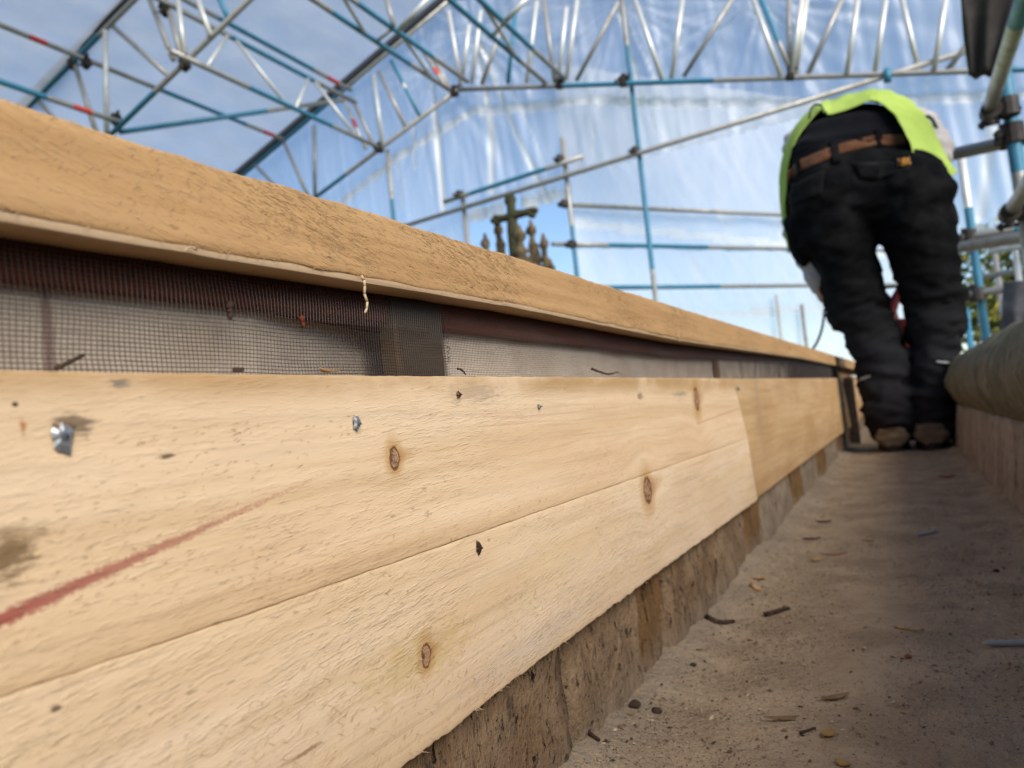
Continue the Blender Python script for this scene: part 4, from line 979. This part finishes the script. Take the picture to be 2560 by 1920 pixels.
# vest
VEST = cloth('hi_vis_vest_cloth', (.33, .44, .085), (.39, .50, .11), .6, .75)
hem = [(1704, 548, .07), (1695, 470, .06), (1697, 400, .04), (1703, 345, .03), (1722, 295, .03), (1755, 252, .035), (1772, 236, .035), (1790, 246, .035), (1840, 231, .03), (1882, 215, .03), (1905, 222, .02), (1935, 248, -.02), (1957, 285, -.09), (1975, 330, -.13), (1992, 365, -.13), (2020, 392, -.10), (2040, 397, -.06)]
out = [(1699, 545, .10), (1685, 470, .11), (1683, 390, .11), (1690, 335, .12), (1712, 280, .13), (1745, 242, .14), (1765, 228, .15), (1790, 222, .16), (1840, 205, .18), (1880, 198, .18), (1920, 203, .18), (1960, 222, .17), (1990, 250, .16), (2012, 290, .12), (2035, 335, .06), (2050, 360, .02), (2061, 378, -.02)]
def crv(t, tab):
    f = t * (len(tab) - 1); i = min(int(f), len(tab) - 2); r = f - i; P = [tab[max(0, min(len(tab) - 1, i + k))] for k in (-1, 0, 1, 2)]
    return tuple(.5 * ((2 * P[1][k]) + (P[2][k] - P[0][k]) * r + (2 * P[0][k] - 5 * P[1][k] + 4 * P[2][k] - P[3][k]) * r * r + (3 * P[1][k] - P[0][k] - 3 * P[2][k] + P[3][k]) * r ** 3) for k in range(3))
def vfn(a, b):
    h = crv(a, hem); o_ = crv(a, out)
    if b < .4: t = b / .4; s = smooth01(t) * .5 + t * .5; q = [lerp(h[k], o_[k], s) for k in range(3)]; q[2] = lerp(h[2], o_[2], t)
    else:
        t = (b - .4) / .6; q = [lerp(o_[0], 1872, .10 * t * t), lerp(o_[1], 345, .16 * t * t), o_[2] + t * .40 * (.35 + .65 * math.sin(math.pi * min(1, max(0, a * 1.1 - .05))))]
    p = dY(q[0], q[1], yl + q[2]); wr = .009 * (1 - 2 * abs(pn(a * 11, b * 4, 1))) * smooth01(b * 5) + .005 * pn(a * 30, b * 9, 2)
    p.z += wr; p.x += wr; return p
V, F = grid(vfn, 90, 30); n = len(V)
off = Vector((0, .0, -.004)); inn = []
for j in range(31):
    for i in range(91):
        p = V[j * 91 + i]; c = dY(1870, 340, yl + .2); d = Vector((c.x - p.x, 0, c.z - p.z)); d.normalize(); inn.append(p + d * .004)
V += inn; F += [tuple(n + i for i in f[::-1]) for f in F]
for i in range(90): F.append((i, n + i, n + i + 1, i + 1)); k = 30 * 91 + i; F.append((k, k + 1, n + k + 1, n + k))
for j in range(30): k = j * 91; F.append((k, k + 91, n + k + 91, n + k)); k += 90; F.append((k, n + k, n + k + 91, k + 91))
vest = build('vest', V, F, VEST, per, True)
TRIM = plain('dark_green_trim', (.02, .06, .035), .7)
strand('armhole_trim', [dY(x, y, yl + dd) for x, y, dd in ((1994, 258, .2), (2004, 250, .2), (2014, 258, .2), (2024, 278, .19), (2032, 296, .18))], .006, TRIM, vest, .9)
strand('hem_loop', [dY(x, y, yl + dd) for x, y, dd in ((1748, 256, .03), (1751, 236, .04), (1760, 225, .05), (1772, 226, .05), (1780, 240, .04), (1786, 246, .035))], .004, TRIM, vest, .9)
# patches that follow the trousers: pockets, belt, stripes
def patch(name, corners, nu, nv, mat, lift, parent, th=.003, bv=None, wav=0.0):
    """a cloth patch laid on the garment between four corner points"""
    bv = bv or bvhT; P = []; (ax, ay), (bx, by_), (cx, cy_), (dx, dy_) = corners
    for j in range(nv + 1):
        for i in range(nu + 1):
            a, b = i / nu, j / nv; x_ = lerp(lerp(ax, bx, a), lerp(dx, cx, a), b); y_ = lerp(lerp(ay, by_, a), lerp(dy_, cy_, a), b)
            r = ray(x_ * DS, y_ * DS).normalized(); h = bv.ray_cast(C0, r); best = h[0]
            if best is None: best = P[-1][0] if P else dY(x_, y_, yl - .1)
            nrm = h[1] if h[1] is not None else -r
            if nrm.dot(r) > 0: nrm = -nrm
            P.append((best, nrm))
    V = [p + q * lift for p, q in P] + [p - q * .004 for p, q in P]; n = len(P); W = nu + 1
    F = [(j * W + i, j * W + i + 1, (j + 1) * W + i + 1, (j + 1) * W + i) for j in range(nv) for i in range(nu)]
    for i in range(nu): F.append((i, n + i, n + i + 1, i + 1)); k = nv * W + i; F.append((k, k + 1, n + k + 1, n + k))
    for j in range(nv): k = j * W; F.append((k, k + W, n + k + W, n + k)); k += nu; F.append((k, n + k, n + k + W, k + W))
    return build(name, V, F, mat, parent, True)
BELT = cloth('brown_leather_belt', (.085, .035, .016), (.14, .062, .028), 2.0, .55)
bt = [(1699, 372), (1725, 346), (1781, 322), (1810, 311), (1887, 292), (1958, 290)]; bb_ = [(1701, 396), (1728, 369), (1783, 345), (1812, 332), (1888, 313), (1960, 312)]
Vb = []; 
belt = None
def strip(name, top, bot, n, mat, lift, parent):
    P = []
    for row in (0, 1, 2, 3):
        for i in range(n + 1):
            f = i / n * (len(top) - 1); k = min(int(f), len(top) - 2); r_ = f - k
            x_ = lerp(lerp(top[k][0], top[k + 1][0], r_), lerp(bot[k][0], bot[k + 1][0], r_), row / 3); y_ = lerp(lerp(top[k][1], top[k + 1][1], r_), lerp(bot[k][1], bot[k + 1][1], r_), row / 3)
            r = ray(x_ * DS, y_ * DS).normalized(); hits = [h for h in (bvhT.ray_cast(C0, r), bvhS.ray_cast(C0, r)) if h[0] is not None]
            hits.sort(key=lambda h: h[3]); pos = hits[0][0] if hits else dY(x_, y_, yl - .03); P.append(pos - r * lift)
    W = n + 1; m = len(P); V = P + [p + Vector((0, .012, 0)) for p in P]
    F = [(j * W + i, j * W + i + 1, (j + 1) * W + i + 1, (j + 1) * W + i) for j in range(3) for i in range(n)]
    F += [tuple(m + k for k in f[::-1]) for f in F]
    for i in range(n): F.append((i, m + i, m + i + 1, i + 1)); k = 3 * W + i; F.append((k, k + 1, m + k + 1, m + k))
    for j in range(3): k = j * W; F.append((k, k + W, m + k + W, m + k)); k += n; F.append((k, m + k, m + k + W, k + W))
    return build(name, V, F, mat, parent, True)
belt = strip('belt', bt, bb_, 60, BELT, .006, per)
for (x0, y0, x1, y1, wd) in ((1890, 278, 1897, 318, 13), (1792, 304, 1798, 352, 18), (1718, 346, 1722, 378, 9)):
    strip('belt_loop', [(x0, y0), (x0 + wd, y0 - 3)], [(x1, y1), (x1 + wd, y1 - 3)], 4, TROU, .013, belt)
WORN = cloth('worn_black_canvas', (.006, .006, .006), (.016, .015, .0145), 1.5)
bpk = patch('back_pocket', [(1838, 354), (1972, 352), (1966, 368), (1885, 392)], 14, 6, WORN, .006, per)
patch('back_pocket', [(1705, 405), (1782, 368), (1776, 420), (1708, 444)], 12, 8, WORN, .006, per)
patch('pocket_flap', [(1846, 356), (1900, 362), (1896, 390), (1858, 386)], 6, 4, TROU, .010, bpk)
TAGM = Mat('orange_label', .6, .3); tn = TAGM.noise(TAGM.x * 130, TAGM.y, TAGM.z * 160, 1, 2, .5)
TAGM.color(TAGM.mix(tn.rng(.47, .53), (.50, .22, .02), (.10, .045, .01)))
patch('label_tag', [(1940, 348), (1966, 345), (1967, 358), (1941, 361)], 4, 2, TAGM.m, .010, bpk)
GREYS = plain('reflective_piping', (.42, .41, .40), .4)
patch('reflective_stripe', [(2022, 779), (2054, 782), (2054, 786), (2022, 783)], 8, 1, GREYS, .004, per)
patch('reflective_stripe', [(1857, 819), (1879, 810), (1880, 814), (1858, 823)], 6, 1, GREYS, .004, per)
def pouch(pts, dep, name, seed, Y):
    """a hanging holster pocket with rounded volume"""
    V = []; F = []; n = len(pts)
    cx = sum(p[0] for p in pts) / n; cy = sum(p[1] for p in pts) / n
    for ring_, (s, dd) in enumerate(((1.0, .05), (1.0, .0), (.86, -dep), (.5, -dep * 1.25), (.12, -dep * 1.3))):
        for p in pts: V.append(dY(lerp(cx, p[0], s), lerp(cy, p[1], s), Y + dd + .004 * pn(p[0] * .1, p[1] * .1, seed)))
    for i in range(4):
        for k in range(n): q = (k + 1) % n; F.append((i * n + k, i * n + q, (i + 1) * n + q, (i + 1) * n + k))
    F += [tuple(range(n)), tuple(range(4 * n, 5 * n))]
    return build(name, V, F, WORN, per, True)
def dens(poly, m=4):
    r = []
    for i in range(len(poly)):
        for k in range(m): r.append(crv((1 + k / m) / 3, [poly[i - 1] + (0,), poly[i] + (0,), poly[(i + 1) % len(poly)] + (0,), poly[(i + 2) % len(poly)] + (0,)])[:2])
    return r
pouch(dens([(1996, 408), (2035, 400), (2062, 440), (2072, 478), (2058, 494), (2028, 502), (2012, 470)]), .035, 'holster_pocket', 1, yl - .06)
pouch(dens([(1692, 474), (1728, 470), (1756, 530), (1752, 560), (1736, 577), (1712, 556), (1700, 515)]), .03, 'holster_pocket', 2, yl - .04)
pouch(dens([(1998, 575), (2050, 570), (2060, 610), (2056, 655), (2012, 650), (2000, 610)]), .015, 'thigh_pocket', 3, yl - .075)
# sleeves, body, boots
SLV = cloth('pale_grey_sleeve', (.42, .37, .36), (.52, .46, .45), .8)
shR, elR, wrR = dY(1975, 275, yl + .44), dY(2022, 318, yl + .20), dY(1985, 560, yl + .28)
shL, elL, wrL = dY(1735, 310, yl + .42), dY(1722, 490, yl + .26), dY(1783, 640, yl + .20)
hdR, hdL = dY(1968, 628, yl + .30), dY(1830, 660, yl + .26)
for s_, e_, w_ in ((shR, elR, wrR), (shL, elL, wrL)):
    gq = Geo(); capsule(gq, s_, e_, .075, .055); capsule(gq, e_, e_.lerp(w_, .82), .056, .042)
    V, F, N = fuse(gq, .01, 4)
    for i, v in enumerate(V): v += N[i] * (.007 * pn(v.x * 20, v.y * 20, v.z * 28) + .004 * math.sin(v.z * 120 + v.x * 40))
    build('sleeve', V, F, SLV, per, True)
SKIN = Mat('skin', .55, .35); sn = SKIN.pnoise(60, 3, .5); SKIN.color(SKIN.mix(sn.rng(.35, .65), (.50, .26, .18), (.42, .20, .13))); SKIN = SKIN.m
gq = Geo()
ringloft(gq, [(vring(*t)[0], vring(*t)[1] * .84, vring(*t)[2] * .84) for t in TOR])
nk, hd_ = dY(1874, 372, yl + .66), dY(1874, 420, yl + .80)
capsule(gq, dY(1874, 350, yl + .5), nk, .065, .06); ball(gq, hd_, .078, .10, .115); ball(gq, hd_ + Vector((0, .07, -.06)), .055, .05, .06); capsule(gq, hd_ + Vector((0, .10, .0)), hd_ + Vector((0, .125, -.03)), .014, .018)
for sx in (-1, 1): ball(gq, hd_ + Vector((sx * .08, 0, 0)), .014, .03, .035)
for s_, e_, w_, h_ in ((shR, elR, wrR, hdR), (shL, elL, wrL, hdL)):
    capsule(gq, s_, e_, .052, .040); capsule(gq, e_, w_, .040, .028); d = (h_ - w_).normalized(); sd = d.cross(Vector((0, 1, 0))).normalized()
    capsule(gq, w_, w_ + d * .07, .026, .036); kn0 = w_ + d * .085
    for k in range(4):
        b0 = kn0 + sd * (k - 1.5) * .021; L = (.040, .045, .042, .033)[k]; m1 = b0 + d * L + Vector((0, .012, 0)); m2 = m1 + Vector((0, .028, 0)) + d * .012; m3 = m2 + Vector((0, .012, 0)) - d * .02
        capsule(gq, b0, m1, .0105, .0095, 8); capsule(gq, m1, m2, .0095, .009, 8); capsule(gq, m2, m3, .009, .008, 8)
    t0 = w_ + d * .03 + sd * .03; t1 = t0 + d * .03 + sd * .022 + Vector((0, .02, 0)); capsule(gq, t0, t1, .013, .011, 8); capsule(gq, t1, t1 + d * .028 + Vector((0, .018, 0)), .011, .009, 8)
for hx, hy, kx, ky, fx, fy in ((1810, 450, 1862, 690, 1928, 950), (1965, 450, 2022, 690, 2020, 950)):
    capsule(gq, dY(hx, hy, yl), dY(kx, ky, yl + .01), .085, .058); capsule(gq, dY(kx, ky, yl + .01), dY(fx, fy, yl), .056, .04); f0 = dY(fx, fy, yl); capsule(gq, Vector((f0.x, HEEL + .05, .06)), Vector((f0.x, HEEL + .22, .045)), .036, .03)
ringloft(gq, [(hring(1850, 345, 120, yl + .02, .1)), (hring(1876, 420, 150, yl, .115)), (hring(1882, 490, 140, yl, .1))])
V, F, N = fuse(gq, .0075, 3)
build('body', V, F, SKIN, per, True)
HAIR = plain('dark_hair', (.03, .02, .014), .8, 0, .5, 200)
gq = Geo(); ball(gq, hd_ + Vector((0, -.012, .02)), .085, .10, .112); gq.make('hair', HAIR, per, True)
BOOT = cloth('tan_leather_boot', (.13, .088, .052), (.20, .14, .088), 2.5, .7); SOLE = plain('dark_rubber_sole', (.02, .017, .015), .85)
for xc, sg in ((1932, -1), (2021, 1)):
    c = dY(xc, 985, HEEL); cx_ = atZ(xc * DS, 1130, 0.0).x
    gq = Geo()
    for yy_, hw_, h_ in ((.0, .036, .075), (.03, .045, .10), (.10, .046, .115), (.17, .046, .085), (.24, .048, .06), (.29, .036, .045)): pass
    rings = [(Vector((cx_, HEEL + yy_, .012 + h_ / 2)), Vector((hw_, 0, 0)), Vector((0, 0, h_ / 2))) for yy_, hw_, h_ in ((-.004, .026, .045), (.006, .044, .066), (.035, .050, .078), (.10, .046, .09), (.17, .047, .09), (.24, .049, .065), (.285, .040, .05), (.30, .02, .03))]
    ringloft(gq, rings); capsule(gq, Vector((cx_, HEEL + .08, .05)), Vector((cx_, HEEL + .09, .085)), .036, .034)
    V, F, N = fuse(gq, .006, 3)
    for i, v in enumerate(V): v += N[i] * (.003 * math.sin(v.z * 190 + 2 * pn(v.x * 20, v.y * 20)) * (1 if v.z > .04 else .2) + .002 * pn(v.x * 60, v.y * 60, v.z * 60))
    bo = build('boot', V, F, BOOT, per, True)
    pts = [(cx_ + math.cos(t) * (.046 if math.sin(t) > -.2 else .042), HEEL + .145 + math.sin(t) * .158) for t in [2 * math.pi * k / 28 for k in range(28)]]
    V = [(x_, y_, zz) for zz in (.001, .022) for x_, y_ in pts]; F = [(k, (k + 1) % 28, 28 + (k + 1) % 28, 28 + k) for k in range(28)] + [tuple(range(28)), tuple(range(28, 56))]
    build('sole', V, F, SOLE, bo)

# ------------------------------------------------------------------ red power tool and its cable
REDP = plain('red_tool_body', (.11, .008, .010), .5, 0, .3, 30); BLK = plain('black_rubber', (.012, .012, .013), .6)
YTL = yl + .26; tl = empty('power_tool', dY(1955, 800, YTL)); tag(tl, 'red breaker with a looped handle held between the worker\'s legs', 'power tool')
gq = Geo(); ringloft(gq, [hring(1954, 690, 20, YTL, .045), hring(1955, 694, 26, YTL, .055), hring(1956, 720, 28, YTL, .06), hring(1957, 760, 27, YTL, .058), hring(1957, 790, 22, YTL, .045), hring(1957, 800, 14, YTL, .03)]); gq.make('motor_housing', REDP, tl, True)
gq = Geo(); hp = [(1932, 694), (1926, 672), (1933, 648), (1948, 622), (1966, 618), (1982, 632), (1984, 662), (1974, 692)]
for a, b in zip(hp, hp[1:]): capsule(gq, dY(a[0], a[1], YTL), dY(b[0], b[1], YTL), .017, .017)
V, F, N = fuse(gq, .006, 3); build('handle', V, F, REDP, tl, True)
gq = Geo(); gq.tube(dY(1957, 798, YTL), dY(1957, 830, YTL), .02, 12, r1=.016); b = dY(1957, 826, YTL); gq.tube(b, (b.x, b.y + .01, .012), .010, 8, r1=.006); gq.make('chisel', metal('dark_steel', (.12, .12, .12), (.06, .05, .04), .5, .4, .8), tl, True)
cb = [dY(1950, 619, YTL), dY(1920, 620, YTL - .02), dY(1890, 626, yl + .18), dY(1840, 640, yl + .16), dY(1796, 650, yl + .14)] + [atX(x * DS, y * DS, X_) for x, y, X_ in ((1782, 668, -.235), (1779, 690, -.24), (1775, 712, -.25), (1767, 735, -.26), (1757, 752, -.27), (1742, 772, -.28))]
cb2 = []
for i in range(len(cb) - 1):
    P = [cb[max(0, min(len(cb) - 1, i + k))] for k in (-1, 0, 1, 2)]
    for s_ in range(5): r_ = s_ / 5; cb2.append(.5 * ((2 * P[1]) + (P[2] - P[0]) * r_ + (2 * P[0] - 5 * P[1] + 4 * P[2] - P[3]) * r_ * r_ + (3 * P[1] - P[0] - 3 * P[2] + P[3]) * r_ ** 3))
strand('cable', cb2 + [cb[-1]], .0055, BLK, tl, 1.0)

# ------------------------------------------------------------------ debris on the gutter floor
random.seed(55)
def on(u, v, dz=.001): p = atZ(u, v, 0.0); p.z = floor_z(p.x, p.y) + dz; return p
DLEAF = plain('dead_leaf', (.25, .15, .07), .8, 0, .5, 150); YLEAF = plain('yellow_leaf', (.36, .21, .06), .8, 0, .4, 150); RCHIP = plain('red_brown_chip', (.28, .10, .05), .8)
for nm, u, v, L, wd, th, ang, mt, lab, cat in (
    ('wood_chip', 2042, 1404, .020, .010, .004, .6, CHIP, 'chunky tan wood chip in the middle of the gutter floor', 'chip'), ('wood_chip', 2084, 1388, .038, .004, .002, .2, RCHIP, 'long thin reddish splinter lying behind the chunky chip', 'chip'),
    ('dead_leaf', 2088, 1745, .026, .008, .0008, .7, DLEAF, 'narrow curled dead leaf at the lower middle of the floor', 'leaf'), ('dead_leaf', 1956, 1807, .026, .006, .0008, .3, DLEAF, 'flat greyish dead leaf left of the yellow leaf', 'leaf'),
    ('dead_leaf', 2070, 1836, .014, .010, .0008, 1.2, YLEAF, 'small yellow leaf near the bottom of the floor', 'leaf'), ('dead_leaf', 2107, 1908, .012, .007, .0008, -.5, YLEAF, 'pale leaf cut by the bottom edge of the picture', 'leaf'),
    ('wood_chip', 2368, 1195, .040, .012, .004, .1, RCHIP, 'red-brown chip on the floor near the parapet foot', 'chip'), ('wood_chip', 2030, 1351, .03, .008, .002, .0, BARK, 'dark sliver on the floor beyond the chunky chip', 'chip'),
    ('wood_chip', 1896, 1460, .026, .012, .002, .4, CHIP, 'pale chip against the foot of the stone wall', 'chip'), ('wood_chip', 2170, 1352, .022, .006, .002, .2, CHIP, 'pale sliver right of the thin reddish splinter', 'chip'), ('wood_chip', 2060, 1306, .03, .008, .002, .1, BARK, 'dark crumb far up the floor near the wall', 'chip')):
    o = flake(nm, on(u, v), L * .8, wd * .7, th * .7, ang, mt, .25); tag(o, lab, cat, 'debris on the gutter floor')
for pts, r, lab in ((((1910, 1538), (1935, 1536), (1955, 1530), (1974, 1527)), .0028, 'thick dark twig in the middle of the floor'), (((1770, 1570), (1796, 1578), (1815, 1570), (1836, 1563)), .0030, 'dark crumbling stick beside the wall foot'),
                    (((2238, 1570), (2262, 1574), (2290, 1580), (2310, 1578)), .0013, 'thin pale twig right of the thick dark twig'), (((1448, 1886), (1475, 1898), (1505, 1912)), .0016, 'brown stick at the bottom by the wall'),
                    (((2000, 1836), (2018, 1832), (2040, 1826)), .0010, 'short dark twig left of the yellow leaf'), (((1880, 1478), (1896, 1482), (1902, 1476)), .0035, 'lumpy dark bark scrap near the pale chip')):
    twig('twig', [on(u, v, .0015) for u, v in pts], r, BARK if 'pale' not in lab else CHIP, lab, 'twig', 'debris on the gutter floor')
def pebble(u, v, r, mat, lab):
    r *= .7; gq = Geo(); c = on(u, v, r * .5); lathe(gq, c - UPV * r * .7, UPV, [(0, r * .5), (r * .4, r * .95), (r * .8, r), (r * 1.2, r * .6), (r * 1.35, r * .2)], 9, .9, u); o = gq.make('pebble', mat, None, True); tag(o, lab, 'pebble', 'debris on the gutter floor')
for u, v, r, lab in ((1590, 1798, .0058, 'larger dark pebble by the near wall foot'), (1643, 1797, .0045, 'smaller dark pebble right of the larger one by the wall'), (1735, 1681, .003, 'tiny dark pebble on the open floor'), (2270, 1648, .0035, 'small brown pebble alone on the right of the floor'), (2490, 1430, .004, 'dark pebble near the parapet side of the floor')):
    pebble(u, v, r, BARK if 'dark' in lab else RCHIP, lab)
DZINC = metal('dull_grey_zinc', (.36, .35, .33), (.16, .15, .14), .7, .6, .2)
def loose_screw(u, v, ang, L, r, lab):
    c = on(u, v, r); d = Vector((math.cos(ang), math.sin(ang), 0)); e = empty('loose_screw', c); tag(e, lab, 'screw', 'debris on the gutter floor')
    gq = Geo(); lathe(gq, c - d * L / 2, d, [(0, .0002), (L * .08, r * .7)] + [(L * (.1 + .07 * k), r * (1.0 if k % 2 else .72)) for k in range(11)] + [(L * .9, r * .75)], 10); gq.make('shank', DZINC, e, True)
    gq = Geo(); lathe(gq, c + d * L * .4, d, [(0, r * .8), (L * .07, r * 1.9), (L * .1, r * 1.9), (L * .101, r * .5)], 12); gq.make('head', DZINC, e, True)
loose_screw(2316, 1335, .85, .034, .0022, 'bright zinc screw lying on the floor near the parapet'); loose_screw(2540, 1625, .15, .042, .0026, 'grey screw lying at the right edge of the floor')
gq = Geo(); c = on(2045, 1263, .002)
for k in range(14):
    t0, t1 = 2 * math.pi * k / 14, 2 * math.pi * (k + 1) / 14; gq.tube(c + Vector((math.cos(t0), math.sin(t0), .2 * math.cos(t0))) * .004, c + Vector((math.cos(t1), math.sin(t1), .2 * math.cos(t1))) * .004, .0012, 6)
tag(gq.make('metal_ring', DZINC, None, True), 'tiny shiny ring on the floor beside the stone course', 'washer', 'debris on the gutter floor')

sm = Mat('sawdust_and_grit', .9, .1); ri = sm.island()
sm.color(sm.mix(ri.rng(.05, .45, 0, 1, False), (.06, .042, .03), sm.mix(ri.rng(.5, 1.0), (.24, .16, .095), (.56, .43, .29)))); GRIT = sm.m
V = []; F = []
def grit(Xc, Yc, s, ln):
    a = U(0, 6.28); d = Vector((math.cos(a), math.sin(a), U(-.25, .35))); n = Vector((-math.sin(a), math.cos(a), U(-.3, .3))); c = Vector((Xc, Yc, floor_z(Xc, Yc) + s * .3)); i0 = len(V)
    u_ = Vector((0, 0, s * .45))
    V.extend([c - d * s * ln, c + n * s * .5, c + d * s * ln, c - n * s * .5, c + u_]); F.extend([(i0, i0 + 1, i0 + 4), (i0 + 1, i0 + 2, i0 + 4), (i0 + 2, i0 + 3, i0 + 4), (i0 + 3, i0, i0 + 4)])
cnt = 0
while cnt < 60000:
    Y = .2 + 2.4 * R() ** 2.0; X = U(-.172, .135)
    dn = .35 + pn(X * 14, Y * 8, 3) + .5 * pn(X * 40, Y * 30, 6) + .35 * smooth01((-.10 - X) / .06) + .3 * smooth01((X - .03) / .08)
    if R() > dn: continue
    big = R(); grit(X, Y, (U(.0003, .0010) if big < .95 else U(.001, .0024)), U(.5, 1.5)); cnt += 1
o = build('sawdust', V, F, GRIT); tag(o, 'loose sawdust, grit and wood crumbs scattered over the gutter floor', 'sawdust', None, 'stuff')
